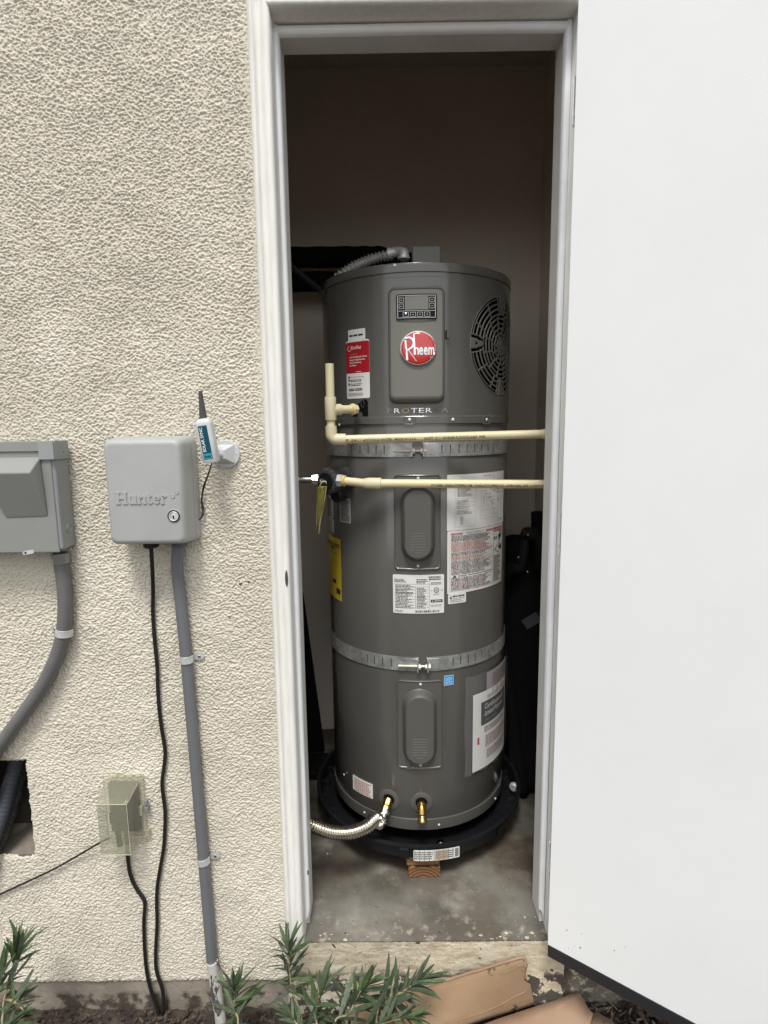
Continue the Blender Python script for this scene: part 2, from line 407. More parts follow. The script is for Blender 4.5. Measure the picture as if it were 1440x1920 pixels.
class Lab:
    """a printed label wrapped on a surface: flat print on paper"""
    def __init__(s, fn, h=0.0006): s.mb = MB(); s.fn = fn; s.h = h
    def rect(s, u0, v0, u1, v1, mi, layer=1):
        n = max(1, int(abs(u1 - u0) / .008)); hh = s.h + layer * .00025
        t = [s.fn(u0 + (u1 - u0) * i / n, v1, hh) for i in range(n + 1)]; b = [s.fn(u0 + (u1 - u0) * i / n, v0, hh) for i in range(n + 1)]
        s.mb.add(t + b, [(i, i + 1, n + i + 2, n + i + 1) for i in range(n)], mi)
    def base(s, u0, v0, u1, v1, mi, r=.002):
        rings_loft(s.mb, [((u0 + u1) / 2, (v0 + v1) / 2, u1 - u0, v1 - v0, r, 0.0001), ((u0 + u1) / 2, (v0 + v1) / 2, u1 - u0, v1 - v0, r, s.h)], s.fn, mi)
    def text(s, t, u, v, size, mi, **k): put_text(s.mb, t, u, v, size, s.fn, s.h + .0006, mi, **k)
    def frame(s, u0, v0, u1, v1, t, mi):
        s.rect(u0, v0, u1, v0 + t, mi); s.rect(u0, v1 - t, u1, v1, mi); s.rect(u0, v0 + t, u0 + t, v1 - t, mi); s.rect(u1 - t, v0 + t, u1, v1 - t, mi)
    def lines(s, u0, v0, u1, v1, n, mi, fill=.5, seed=1, rag=.25, wl=.008):
        r = random.Random(seed); p = (v1 - v0) / n
        for i in range(n):
            y = v1 - (i + 1) * p + p * (1 - fill) / 2; x = u0; e = u1 - (u1 - u0) * rag * r.random()
            while x < e:
                L = wl * (.35 + r.random()); s.rect(x, y, min(x + L, e), y + p * fill, mi if not isinstance(mi, (list, tuple)) else r.choice(mi)); x += L + wl * .22
    def bars(s, u0, v0, u1, v1, mi, seed=3):
        r = random.Random(seed); x = u0
        while x < u1:
            L = (u1 - u0) / 60 * r.choice((1, 1, 2, 3)); s.rect(x, v0, min(x + L, u1), v1, mi); x += L + (u1 - u0) / 60 * r.choice((1, 1, 2))
    def build(s, name, mats, parent): return s.mb.build(name, mats, parent, smooth=60)

# ================================================================== THE PLACE
Y0 = 1.30                      # plane of the stucco wall and door frame
JL, JR, HZ = -0.2285, 0.4030, 2.1385      # rabbets of the jambs and the head
SD = 1.352                     # front of the door stop
JD = 1.426                     # back of the jambs
BACK, LW, RW, CEIL = 2.35, -0.62, 0.606, 2.62
GZ = -0.205

# ---- ground
def ground():
    n = 110; m = MB(); rs = np.random.RandomState(3)
    xs = np.concatenate([np.linspace(-60, -1.6, 12), np.linspace(-1.5, 1.6, 90), np.linspace(1.7, 60, 12)])
    ys = np.concatenate([np.linspace(-60, .5, 12), np.linspace(.56, 1.36, 34)])
    h = rs.rand(len(ys), len(xs))
    for _ in range(1): h = (h + np.roll(h, 1, 0) + np.roll(h, 1, 1) + np.roll(h, -1, 1)) / 4
    vs = [(x, y, GZ + (h[j, i] - .5) * .03) for j, y in enumerate(ys) for i, x in enumerate(xs)]
    W = len(xs); fs = [(j * W + i, j * W + i + 1, (j + 1) * W + i + 1, (j + 1) * W + i) for j in range(len(ys) - 1) for i in range(W - 1)]
    m.add(vs, fs); o = m.build('ground', M_soil, smooth=80); tag(o, kind='structure')
ground()

# ---- closet shell
def closet():
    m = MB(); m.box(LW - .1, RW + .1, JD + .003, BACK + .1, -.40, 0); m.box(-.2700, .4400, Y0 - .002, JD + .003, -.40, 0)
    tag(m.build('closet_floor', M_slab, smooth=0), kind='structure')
    m = MB(); m.box(LW - .1, RW + .1, BACK, BACK + .1, 0.0005, CEIL); tag(m.build('closet_back_wall', M_closet, smooth=0), kind='structure')
    m = MB(); m.box(LW - .1, LW, JD + .002, BACK - .001, 0.0005, CEIL); tag(m.build('closet_left_wall', M_closet, smooth=0), kind='structure')
    m = MB(); m.box(RW, RW + .1, JD + .002, BACK - .001, 0.0005, CEIL); tag(m.build('closet_right_wall', M_closet, smooth=0), kind='structure')
    m = MB(); m.box(LW - .1, RW + .1, JD + .002, BACK + .1, CEIL + .001, CEIL + .1); tag(m.build('closet_ceiling', M_ceil, smooth=0), kind='structure')
closet()

# ---- house wall with stucco relief
ha = UY(50, 1427, Y0); hb = UY(62, 1604, Y0)
HXR, HZT, HZB = (ha.x + hb.x) / 2, ha.z, hb.z        # opening low on the left
HXL = HXR - .19
MOL = -0.2705
def relief(nz, nx, step, seed):
    rs = np.random.RandomState(seed); g = rs.randn(nz, nx)
    fz = np.fft.fftfreq(nz, step)[:, None]; fx = np.fft.fftfreq(nx, step)[None, :]
    F = np.fft.fft2(g)
    def band(lo, hi, az=1.0):
        k = np.sqrt((fx * az) ** 2 + fz ** 2)
        H = np.exp(-((np.log(k + 1e-9) - np.log(math.sqrt(lo * hi))) ** 2) / (2 * (math.log(hi / lo) / 2) ** 2))
        r = np.real(np.fft.ifft2(F * H)); return r / r.std()
    k0 = np.sqrt((fx * 1.3) ** 2 + fz ** 2) + 1e-6
    a = np.real(np.fft.ifft2(F * k0 ** -.95 * np.exp(-(k0 / 250) ** 4) * (1 - np.exp(-(k0 / 95) ** 3)))); a = a / a.std(); b = band(180, 260, 1.2); c = band(3, 9); d = band(30, 60, 1.3)
    a = np.tanh(a * .8 + .25)                     # knocked-down lumps
    return a * .00165 + b * .00015 + d * .00024 + c * .0008
def house():
    H = thing('house_wall', 'cream rough stucco house wall left of the closet doorway', 'wall', (-1.2, Y0, GZ))
    step = .00140; x0, x1, z0, z1 = -1.0, MOL + .002, -.116, 2.36
    nx = int((x1 - x0) / step) + 1; nz = int((z1 - z0) / step) + 1
    xs = np.linspace(x0, x1, nx); zs = np.linspace(z0, z1, nz)
    h = relief(nz, nx, step, 11)
    X, Z = np.meshgrid(xs, zs)
    edge = np.clip((x1 - X) / .022, 0, 1)          # flatter float-finish by the trim
    h = h * (.45 + .55 * edge) + (1 - edge) * .004
    eb = np.clip((Z - z0) / .012, 0, 1); h = h + (1 - eb) ** 2 * -.004
    hole = (X < HXR + .0015 * np.sin(Z * 140)) & (X > HXL) & (Z > HZB + .004 * np.sin(X * 70)) & (Z < HZT)
    hd = np.maximum(np.maximum(X - HXR, Z - HZT), HZB - Z); he = np.clip(1 - np.clip(hd, 0, 1) / .008, 0, 1); h = h - he * .004
    co = np.stack([X + 1.2, -.001 - h, Z - GZ], -1).reshape(-1, 3)
    idx = np.arange(nx * nz).reshape(nz, nx)
    q = np.stack([idx[:-1, :-1], idx[:-1, 1:], idx[1:, 1:], idx[1:, :-1]], -1).reshape(-1, 4)
    hm = hole[:-1, :-1].reshape(-1); q = q[~hm]
    me = bpy.data.meshes.new('stucco')
    me.vertices.add(len(co)); me.vertices.foreach_set('co', co.astype(np.float32).ravel())
    me.loops.add(q.size); me.loops.foreach_set('vertex_index', q.astype(np.int32).ravel())
    me.polygons.add(len(q)); me.polygons.foreach_set('loop_start', np.arange(0, q.size, 4, dtype=np.int32))
    me.update(calc_edges=True); me.materials.append(M_stucco); me.shade_smooth()
    o = bpy.data.objects.new('stucco', me); COL.objects.link(o); o.parent = H
    b = MB()                                       # wall body, with the opening left free
    y1, y2 = Y0 + .008, JD
    b.box(-6, HXL, y1, y2, -.10, 2.36); b.box(HXR, MOL + .001, y1, y2, -.10, 2.36)
    b.box(HXL, HXR, y1, y2, -.10, HZB - .012); b.box(HXL, HXR, y1, y2, HZT, 2.36)
    b.box(MOL + .0015, .4455, y1, y2, 2.192, 2.36); b.box(.446, 6, y1, y2, .06, 2.36); b.box(-6, 6, y1, y2, 2.3605, 3.4)
    b.box(-6, -1.0005, Y0 - .001, y1 - .0005, -.116, 2.3595); b.box(.446, 6, Y0 - .001, y1 - .0005, .055, 2.3595); b.box(MOL + .003, .4455, Y0 - .001, y1 - .0005, 2.192, 2.3595); b.box(-6, 6, Y0 - .001, y1 - .0005, 2.3605, 3.4)
    b.build('wall_body', M_stucco, H, smooth=0)
    b = MB(); b.box(HXL - .05, HXR + .05, JD + .001, JD + .012, HZB - .1, HZT + .1, 0); b.box(HXL, HXR, y1 + .002, JD, HZB - .012, HZB - .004, 1)
    b.build('cavity_lining', [mat('cavity_board', (0.05, 0.045, 0.04), .9), M_found], H, smooth=0)
    # foundation, slightly uneven
    b = MB(); rs = random.Random(5)
    def strip(x0, x1, n, z0, z1, y, mi, amp):
        rows = 14; vs = []
        for j in range(rows + 1):
            for i in range(n + 1): vs.append((x0 + (x1 - x0) * i / n, y + rs.uniform(-amp, amp) - .02 * (j < 3) * (3 - j) / 3, z0 + (z1 - z0) * j / rows))
        b.add(vs, [(j * (n + 1) + i, j * (n + 1) + i + 1, (j + 1) * (n + 1) + i + 1, (j + 1) * (n + 1) + i) for j in range(rows) for i in range(n)], mi)
    strip(-3, MOL - .0, 240, -.36, -.108, Y0 + .006, 0, .0012)
    strip(.4385, 3, 300, -.36, .060, Y0 + .004, 1, .0022)
    b.build('foundation', [M_found, M_rough], H, smooth=70)
    b = MB(); strip(MOL, .44, 200, -.36, .0012, Y0 - .006, 0, .0011)
    rs2 = random.Random(4)
    for i in range(30):
        x = rs2.choice((rs2.uniform(-.21, .385), rs2.gauss(-.15, .03), rs2.gauss(.30, .05))); s = rs2.choice((.0015, .002, .003, .005)) * rs2.uniform(.7, 1.3)
        yc_ = Y0 + .001 + rs2.random() ** 2 * .020; kk = 9; rr_ = [s * rs2.uniform(.5, 1.2) for _ in range(kk)]
        b.add([(x + rr_[q] * 1.3 * math.cos(2 * PI * q / kk), max(Y0 - .0068, yc_ + rr_[q] * .8 * math.sin(2 * PI * q / kk)), .0016) for q in range(kk)] + [(x, yc_, .0026)], [(q, (q + 1) % kk, kk) for q in range(kk)])
    b.build('sill_face', M_sill, H, smooth=70)
    for (px, py, r) in ((451, 1095, .0035), (466, 1091, .0025), (430, 1157, .002)):
        b = MB(); p = UY(px, py, Y0 - .002); b.lathe([(r, 0), (r * .8, .0015), (.0001, .002)], p, (0, -1, 0), 8); b.build('nail_hole', M_speck, H)
    return H
house()

# ---- door frame
def frame():
    F = thing('door_frame', 'cream painted door frame with moulding and white weatherstrip round the closet opening', 'door frame', (.09, Y0, 0))
    prof = [(.0, .012), (.0, -.009), (.0022, -.0120), (.0045, -.0085), (.0085, -.0075), (.0098, -.0130), (.0122, -.0145), (.0142, -.0075), (.0195, -.0050), (.026, -.0075), (.0305, -.0130),
            (.036, -.0145), (.0405, -.0135), (.0438, -.010), (.0455, -.003), (.0455, .05)]
    m = MB(); N = 24
    def wob(t, k): return .0002 * math.sin(t * 9 + k)
    rings = [[(MOL + a + wob(z, a * 90), Y0 + c, (z if z < 2.1 else HZ + .0455 - a)) for a, c in prof] for z in [-.015 + (2.14 + .015) * i / N for i in range(N + 1)]]
    m.loft(rings, True, True); m.build('brick_mould', M_trim, F, smooth=50)
    m = MB(); RX = .4455
    rings = [[(RX - a, Y0 + c, (z if z < 2.1 else HZ + .0455 - a)) for a, c in prof] for z in (.0, 1, 2.14)]
    m.loft(rings, True, True); m.build('brick_mould', M_trim, F, smooth=50)
    m = MB()
    rings = [[((MOL + a if s < 0 else RX - a), Y0 + c, HZ + .0455 - a) for a, c in prof] for s in (-1, 1)]
    m.loft(rings, True, True); m.build('brick_mould', M_trim, F, smooth=50)
    # jambs: rabbet part and the deeper stop part
    m = MB(); m.box(MOL + .004, JL, Y0 + .002, SD, .001, HZ); m.box(MOL + .004, JL + .0095, SD + .0003, JD, .001, HZ - .0105); m.build('side_jamb', M_jamb, F, smooth=0, bevel=.0015)
    m = MB(); m.box(JR, .445, Y0 + .002, SD, .001, HZ); m.box(JR - .0140, .445, SD + .0003, JD, .001, HZ - .0105); m.build('side_jamb', M_jamb, F, smooth=0, bevel=.0015)
    m = MB(); m.box(MOL + .004, .445, Y0 + .002, SD, HZ + .0004, HZ + .05); m.box(MOL + .004, .445, SD + .0003, JD, HZ - .010, HZ + .05); m.build('head_jamb', M_jamb, F, smooth=0, bevel=.0015)
    # vinyl weatherstrip (bulb profile), three lengths
    def vstrip(xa, xb, zlow, cut):
        m = MB(); c = (xa + xb) / 2; h = abs(xb - xa) / 2; s = 1 if xb > xa else -1
        pf = [(xa, SD), (xa, SD - .006), (xa + s * .0015, SD - .0125), (xa + s * .004, SD - .0145), (xb - s * .0035, SD - .0135), (xb - s * .001, SD - .010), (xb, SD - .003), (xb, SD)]
        n = 60; rings = []
        for i in range(n + 1):
            z = zlow + (HZ - .001 - zlow) * i / n
            wv = .0007 * math.sin(z * 5.3) + .0003 * math.sin(z * 17)
            rings.append([(x + wv * (1 if k not in (0, 7) else 0) * s, y, z + (cut * (abs(x - xa) / abs(xb - xa)) if i == 0 else 0)) for k, (x, y) in enumerate(pf)])
        m.loft(rings, True, True); return m.build('weatherstrip', M_seal, F, smooth=55)
    vstrip(JL + .0006, JL + .0130, .022, .016)
    vstrip(JR - .0030, JR - .0185, .012, .05)
    m = MB(); pf = [(HZ - .001, SD), (HZ - .001, SD - .006), (HZ - .003, SD - .0125), (HZ - .006, SD - .0145), (HZ - .015, SD - .0135), (HZ - .0185, SD - .008), (HZ - .0195, SD)]
    rings = [[(x, y, z + .0006 * math.sin(x * 11)) for z, y in pf] for x in [JL + .002 + (JR - JL - .006) * i / 30 for i in range(31)]]
    m.loft(rings, True, True); m.build('weatherstrip', M_seal, F, smooth=55)
    # strike plate with a dark latch hole, set in the left rabbet face
    m = MB(); z = UY(539, 1080, Y0 + .01).z
    s = span(.060, .026, .013)
    def sp(u, v, h): return (JL + h, Y0 - .0005 + .0115 + v, z + u)
    rings_loft(m, [(0, 0, .058, .028, .0139, 0), (0, 0, .058, .028, .0139, .0016)], sp, 0); rings_loft(m, [(0, .001, .026, .014, .004, .0017), (0, .001, .026, .014, .004, .0019)], sp, 1)
    m.build('strike_plate', [M_galv2, M_dark], F)
    m = MB()                                        # worn edge of the moulding at the strike: a shallow dark notch
    m.lathe([(.0001, -.0002), (.0065, 0), (.0045, .0006)], (JL - .004, Y0 - .0148, z), (0, -1, 0), 10)
    m2 = MB()
    for k in range(len(m.v)): x, y, zz = m.v[k]; m.v[k] = (JL - .0045 + (x - JL + .004) * .55, y + .0005, z + (zz - z) * 3.2)
    m.build('chipped_notch', M_speck, F)
    m = MB(); p = UY(576, 1636, SD - .012); m.lathe([(.0045, 0), (.003, .001), (.0001, .0012)], p, (0, -1, 0), 7)
    for k in range(len(m.v)): x, y, zz = m.v[k]; m.v[k] = (x, y, p.z + (zz - p.z) * 1.9)
    m.build('chip', M_speck, F)
    return F
frame()

# ---- the door, standing open
def door():
    c = Vector((.3807, 1.245, 0)); a = math.radians(-36.38)
    d = Vector((math.cos(a), math.sin(a), 0)); nn = Vector((math.sin(a), -math.cos(a), 0))    # nn: outward normal of the seen (inner) face
    nn = -nn if nn.y > 0 else nn
    D = thing('door', 'plain white flush door standing wide open beside the closet', 'door', c)
    W, T, zb, zt = .612, .044, .040, 2.133
    def P(u, h, z): return c + d * u + nn * h + Vector((0, 0, z))
    m = MB(); poly = [(0, 0), (W, 0), (W, -T), (0, -T)]
    m.loft([[P(u, h, z) for u, h in poly] for z in (zb, zt)]); m.build('door_panel', M_door, D, smooth=0, bevel=.0012)
    m = MB(); poly = [(.001, .0015), (W - .001, .0015), (W - .001, -T + .002), (.001, -T + .002)]
    m.loft([[P(u, h, z) for u, h in poly] for z in (.009, zb + .0008)]); m.build('door_sweep', M_black, D, smooth=0, bevel=.0015)
    m = MB(); poly = [(-.0022, -.006), (-.0002, -.006), (-.0002, -T + .004), (-.0022, -T + .004)]
    m.loft([[P(u, h, z) for u, h in poly] for z in (zb + .01, zt - .01)]); m.build('edge_band', M_galv2, D, smooth=0)
    for zc in (UY(1050, 1000, 1.25).z, UY(1076, 190, 1.25).z, .27):
        m = MB(); poly = [(-.0045, .0012), (-.0023, .0012), (-.0023, -T + .006), (-.0045, -T + .006)]
        m.loft([[P(u, h, z) for u, h in poly] for z in (zc - .045, zc + .045)])
        k = P(-.012, -T - .006, 0); m.cyl((k.x, k.y, zc - .045), (k.x, k.y, zc + .045), .0055, 10)
        m.build('hinge', M_galv2, D)
    for px, py, r in ((1063, 1744, .0016), (1088, 1777, .0020), (1091, 1751, .001), (1066, 1778, .001), (1073, 1782, .0008), (1152, 1782, .0014), (1172, 1776, .0011), (1077, 1774, .0008)):
        r0 = ray(px, py); t = (c - Vector(CP)).dot(nn) / Vector(r0).dot(nn); q = Vector(CP) + Vector(r0) * t
        m = MB(); m.lathe([(r, 0), (r * .7, .0004), (.0001, .0005)], q + nn * .0001, nn, 7); m.build('dirt_speck', M_speck, D)
door()

# ================================================================== WATER HEATER
def hbox(m, u0, u1, v0, v1, h0, h1, mi=None, st=.01):
    n = max(1, int(abs(u1 - u0) / st)); rings = []
    for i in range(n + 1):
        u = u0 + (u1 - u0) * i / n; rings.append([hw(u, v0, h0), hw(u, v1, h0), hw(u, v1, h1), hw(u, v0, h1)])
    m.loft(rings, True, True, mi)
def hscrew(m, px, py, r=.0038, h=0.0, R=None, mi=0):
    u, v = hp(px, py, R or HR); p = Vector(hw(u, v, h)); ax = Vector((math.sin(u / HR), -math.cos(u / HR), 0))
    m.lathe([(r * 1.15, 0), (r * 1.15, .0006), (r, .0016), (r * .6, .0026), (.0001, .003)], p, ax, 12, mi)
    return p, ax
def ring_prof(m, prof, n=128, mi=None):
    """profile (h, z) revolved about the heater's axis"""
    m.loft([[(HX + (HR + h) * math.sin(2 * PI * j / n), HY - (HR + h) * math.cos(2 * PI * j / n), z) for j in range(n)] for h, z in prof], True, True, mi)

H = thing('water_heater', 'tall dark grey cylindrical water heater standing in the closet', 'water heater', (HX, HY, .122))
ZB, ZC, ZT = .122, 1.308, 1.7164
m = MB(); ring_prof(m, [(-.012, ZB), (.0006, ZB + .001), (.0010, ZB + .003), (.0010, ZB + .034), (-.0015, ZB + .0355)]); m.build('base_ring', M_heat, H, smooth=30)
m = MB(); ring_prof(m, [(-.004, ZB + .0345), (-.0015, ZB + .0365), (-.0008, ZB + .038), (-.0008, ZC - .028), (-.003, ZC - .024), (-.003, ZC + .01)]); m.build('tank_jacket', M_heat, H, smooth=30)

# upper shroud, with a round opening for the fan grille
gu, gv = hp(938, 647); gl, _ = hp(881, 650); _, gt = hp(935, 555); _, gb = hp(930, 741)
GR = (gt - gb) / 2; gv = (gt + gb) / 2; gu = gl + GR
zs0, zs1 = ZC + .001, ZT - .022
def shroud():
    m = MB(); P = GR + .012
    u0, u1 = gu - P, gu + P; v0, v1 = gv - P, gv + P
    full = 2 * PI * HR; n = 130
    us = [u1 + (full - 2 * P) * i / n for i in range(n + 1)]
    zz = [zs0 - .001, zs0, zs0 + .018, zs0 + .020, v0, v1, zs1 - .014, zs1 - .0125, zs1 - .002, zs1]
    hh = [-.003, .0012, .0012, .0, .0, .0, .0, -.0015, -.0015, -.004]
    vs = [hw(u, z, h) for z, h in zip(zz, hh) for u in us]; W = n + 1
    m.add(vs, [(j * W + i, j * W + i + 1, (j + 1) * W + i + 1, (j + 1) * W + i) for j in range(len(zz) - 1) for i in range(n)])
    k = 24; us2 = [u0 + (u1 - u0) * i / k for i in range(k + 1)]; W = k + 1
    for a, b in ((0, 4), (5, 9)):
        zq = zz[a:b + 1]; hq = hh[a:b + 1]
        vs = [hw(u, z, h) for z, h in zip(zq, hq) for u in us2]
        m.add(vs, [(j * W + i, j * W + i + 1, (j + 1) * W + i + 1, (j + 1) * W + i) for j in range(len(zq) - 1) for i in range(k)])
    N = 96; inner = []; outer = []
    for i in range(N):
        a = 2 * PI * i / N; c, s = math.cos(a), math.sin(a); q = P / max(abs(c), abs(s))
        outer.append((gu + c * q, gv + s * q)); inner.append((gu + c * GR, gv + s * GR))
    rings = [[hw(o[0] + (p[0] - o[0]) * t, o[1] + (p[1] - o[1]) * t, 0) for o, p in zip(outer, inner)] for t in (0, .5, 1)]
    rings.append([hw(p[0], p[1], -.006) for p in inner])
    m.loft(rings, False, False)
    o = m.build('upper_shroud', M_heat, H, smooth=30)
    # louvred grille as one pressed piece: solid where the ribs are
    g = MB(); NR, NA = 60, 216
    def solid(r, a):
        if r < .06: return True
        if r > .985: return True
        x, y = r * math.cos(a), r * math.sin(a)
        for d in (PI, PI / 2, -PI / 2):
            p = x * math.cos(d) + y * math.sin(d); q = abs(-x * math.sin(d) + y * math.cos(d))
            lim = (1.0 - .36); 
            if p > lim:
                wd = .115 * ((p - lim) / .36) ** .45
                if q < wd: return not (q < .028 and .80 < p < .87)
                if q < wd + .055: return False
                if q < wd + .085: return True
        if p is not None and r > .93:
            return False if ((a * 180 / PI) % 90) > 8 and ((a * 180 / PI) % 90) < 82 and r > .955 else True
        k = (r - .06) / (.87 / 9); fr = k - int(k)
        if fr < .34: return True
        a2 = (a + .22 * r + (int(k) // 3) * .13) % (PI / 6)
        return min(a2, PI / 6 - a2) * r < .013
    idx = {}
    def vid(i, j):
        j %= NA
        if (i, j) not in idx:
            r = i / NR * GR; a = 2 * PI * j / NA; idx[(i, j)] = len(g.v); g.v.append(hw(gu + r * math.cos(a), gv + r * math.sin(a), -.0006))
        return idx[(i, j)]
    for i in range(1, NR):
        for j in range(NA):
            if solid((i + .5) / NR, 2 * PI * (j + .5) / NA): g.f.append((vid(i, j), vid(i + 1, j), vid(i + 1, j + 1), vid(i, j + 1))); g.m.append(0)
    o = g.build('fan_grille', mat('grille_plastic', (0.13, 0.125, 0.11), .4), H, smooth=30)
    sol = o.modifiers.new('solid', 'SOLIDIFY'); sol.thickness = .0028; sol.offset = 0
    m = MB(); ring_prof(m, [(-.03, gv - GR - .03), (-.03, gv + GR + .03)], 64); m.build('fan_housing', M_dark, H)
shroud()
m = MB(); ring_prof(m, [(-.006, ZT - .0235), (.0012, ZT - .023), (.0016, ZT - .020), (.0016, ZT - .004), (.0, ZT - .0005), (-.003, ZT + .0006), (-.09, ZT + .006), (-.281, ZT + .008)]); m.build('top_cap', M_heat, H, smooth=30)
# junction box on the cap
a = UY(773, 486, 1.70); b = UY(827, 460, 1.70); m = MB(); m.box(a.x, b.x, 1.70, 1.78, ZT + .001, b.z); m.build('junction_cover', M_panel, H, smooth=0, bevel=.004)
# screws
for px, py in ((740, 498), (768, 787), (849, 787), (912, 787), (637, 797), (823, 1546), (684, 1523), (928, 1497), (646, 1452)):
    m = MB(); hscrew(m, px, py, .0042 if py < 900 else .0036, .0015); m.build('screw', M_galv2, H)
# notched screw tabs on the shroud's hem
for px in (768, 911):
    m = MB(); u, v = hp(px, 786); rings_loft(m, [(u, v - .004, .034, .020, .008, .001), (u, v - .004, .033, .019, .0078, .0022), (u, v - .004, .030, .016, .006, .0012)], hw)
    m.build('screw_tab', M_heat2, H)
# access recess on the left with a blank plate below
u0, v0 = hp(670, 781); u1, v1 = hp(690, 748)
m = MB()
pts = [(u0 - .016, v0), (u1, v0), (u1, v1 - .008), (u1 - .004, v1 - .002), (u1 - .010, v1), (u1 - .022, v1 - .005), (u0 - .016, v1 - .028)]
m.loft([[hw(u, v, .0004) for u, v in pts], [hw(u, v, .0011) for u, v in pts]]); 
m.build('recess', M_dark, H)
m = MB()
for t in range(22):
    pass
c = hp(681, 757); m.tube([hw(c[0] + .005 * math.cos(a), c[1] + .010 * math.sin(a), .0026) for a in [2 * PI * i / 16 for i in range(17)]], .0009, 6); m.build('recess_clip', mat('dull_black_grey', (.05, .05, .05), .6), H)
m = MB(); q0 = hp(650, 797); hbox(m, q0[0], u1 - .0005, ZC + .002, v0 - .001, .0011, .0020); m.build('blank_plate', M_heat2, H, smooth=0)

# control panel
def corners(px0, py0, px1, py1, R=HR):
    xm, ym = (px0 + px1) / 2, (py0 + py1) / 2
    u0, _ = hp(px0, ym, R); u1, _ = hp(px1, ym, R); _, v1 = hp(xm, py0, R); _, v0 = hp(xm, py1, R)
    return u0, v0, u1, v1
def panel():
    R2 = HR + .020
    u0, v0, u1, v1 = corners(728, 537, 834, 757); cx, cy, W, Hh = (u0 + u1) / 2, (v0 + v1) / 2, (u1 - u0) * .965, v1 - v0
    m = MB(); c2 = cx
    rings_loft(m, [(cx, cy, W, Hh, .020, -.001), (cx, cy, W - .002, Hh - .002, .019, .010), (cx, cy + .001, W - .008, Hh - .012, .016, .018), (cx, cy + .003, W - .014, Hh - .022, .013, .0205),
                   (cx, cy + .0045, W - .019, Hh - .029, .010, .0200), (cx, cy + .0045, W - .020, Hh - .030, .010, .0186)], hw, cap=False)
    o = m.build('control_housing', M_heat2, H, smooth=50)
    m = MB(); rings_loft(m, [(cx, cy + .0045, W - .0195, Hh - .0295, .010, .016), (cx, cy + .0045, W - .0195, Hh - .0295, .010, .0190)], hw); m.build('panel_face', M_panel, H, smooth=50)
    # display
    a0, b0, a1, b1 = corners(744, 552, 818, 597, R2); k = .0195
    L = Lab(hw, k + .0016)
    rings_loft(L.mb, [((a0 + a1) / 2, (b0 + b1) / 2, a1 - a0 + .004, b1 - b0 + .004, .004, k - .001), ((a0 + a1) / 2, (b0 + b1) / 2, a1 - a0 + .003, b1 - b0 + .003, .004, k + .0013)], hw, 0)
    dw, dh = a1 - a0, b1 - b0
    def R_(x0, y0, x1, y1, mi, ly=1): L.rect(a0 + dw * x0, b0 + dh * y0, a0 + dw * x1, b0 + dh * y1, mi, ly)
    L.frame(a0 + .0015, b0 + .0015, a1 - .0015, b1 - .0015, .0014, 1)
    R_(.205, .37, .80, .93, 2)
    R_(.04, .315, .96, .335, 1)
    def button(x0, y0, x1, y1, lit=False):
        X0, Y0_, X1, Y1 = a0 + dw * x0, b0 + dh * y0, a0 + dw * x1, b0 + dh * y1
        L.frame(X0, Y0_, X1, Y1, .0010, 1)
        xc, yc = (X0 + X1) / 2, (Y0_ + Y1) / 2
        L.rect(xc - .0022, yc - .0008, xc + .0022, yc + .0006, 1)
    for (y0, y1) in ((.68, .88), (.42, .63)): button(.055, y0, .175, y1); button(.825, y0, .955, y1)
    for i in range(4): button(.155 + i * .18, .07, .30 + i * .18, .27)
    o = L.build('display', [M_glass, M_line, M_lcd], H)
    q = hp(761, 587, R2); m = MB(); m.lathe([(.0016, 0), (.0012, .0008), (.0001, .001)], hw(q[0], q[1], k + .002), (math.sin(q[0] / HR), -math.cos(q[0] / HR), 0), 10); m.build('status_light', M_led, H)
    # small lip under the display
    m = MB()
    n = 14; pts = []
    rings = []
    for i in range(n + 1):
        t = i / n; u = a0 - .001 + (dw + .002) * t; s = math.sin(PI * t) * .0045
        rings.append([hw(u, b0 - .003, .0192), hw(u, b0 - .003, .0215), hw(u, b0 - .0045 - s, .0198), hw(u, b0 - .0045 - s, .0185)])
    m.loft(rings, True, True); m.build('display_lip', M_panel, H, smooth=50)
    # badge
    bu, bv = hp(784, 653.5, R2); r0 = hp(817, 653, R2)[0] - bu
    def disc(rr, prof, mi, mm):
        N = 48
        mm.loft([[hw(bu + r * math.cos(2 * PI * j / N), bv + r * math.sin(2 * PI * j / N) * 1.0, h) for j in range(N)] for r, h in prof], False, True, mi)
    m = MB(); disc(0, [(r0 + .0018, .0188), (r0 + .0018, .0215), (r0 + .0005, .0245), (r0 - .0012, .0250), (r0 - .0022, .0235)], 0, m); bd = m.build('badge', M_chrome, H, smooth=40)
    m = MB(); disc(0, [(r0 - .0018, .0225), (r0 - .003, .0243), (r0 * .8, .0256), (r0 * .5, .0266), (r0 * .25, .0271), (r0 * .08, .0273)], 0, m); m.build('badge_face', M_red, bd, smooth=60)
    m = MB()
    def dome(u, v, h):
        d = math.hypot(u - bu, v - bv) / r0; return hw(u, v, .0275 - .0030 * d * d + h)
    def poly(pp, mi=0):
        P = [(bu + x * r0, bv + y * r0) for x, y in pp]
        m.loft([[dome(u, v, -.0012) for u, v in P], [dome(u, v, .0009) for u, v in P]], True, True, mi)
    # tall thin-footed R with its long vertical stem of the h beside it, then "eem"
    poly([(-.76, .50), (-.66, .50), (-.55, -.66), (-.66, -.70)])
    bowl = [(-.74, .56), (-.52, .60), (-.36, .52), (-.29, .36), (-.32, .18), (-.44, .04), (-.60, -.04), (-.60, -.13), (-.36, -.02), (-.20, .16), (-.17, .38), (-.26, .58), (-.46, .70), (-.74, .66)]
    for i in range(6):
        j = 13 - i; poly([bowl[i], bowl[i + 1], bowl[j - 1], bowl[j]])
    poly([(-.60, -.06), (-.48, -.10), (-.06, -.78), (-.14, -.74)])
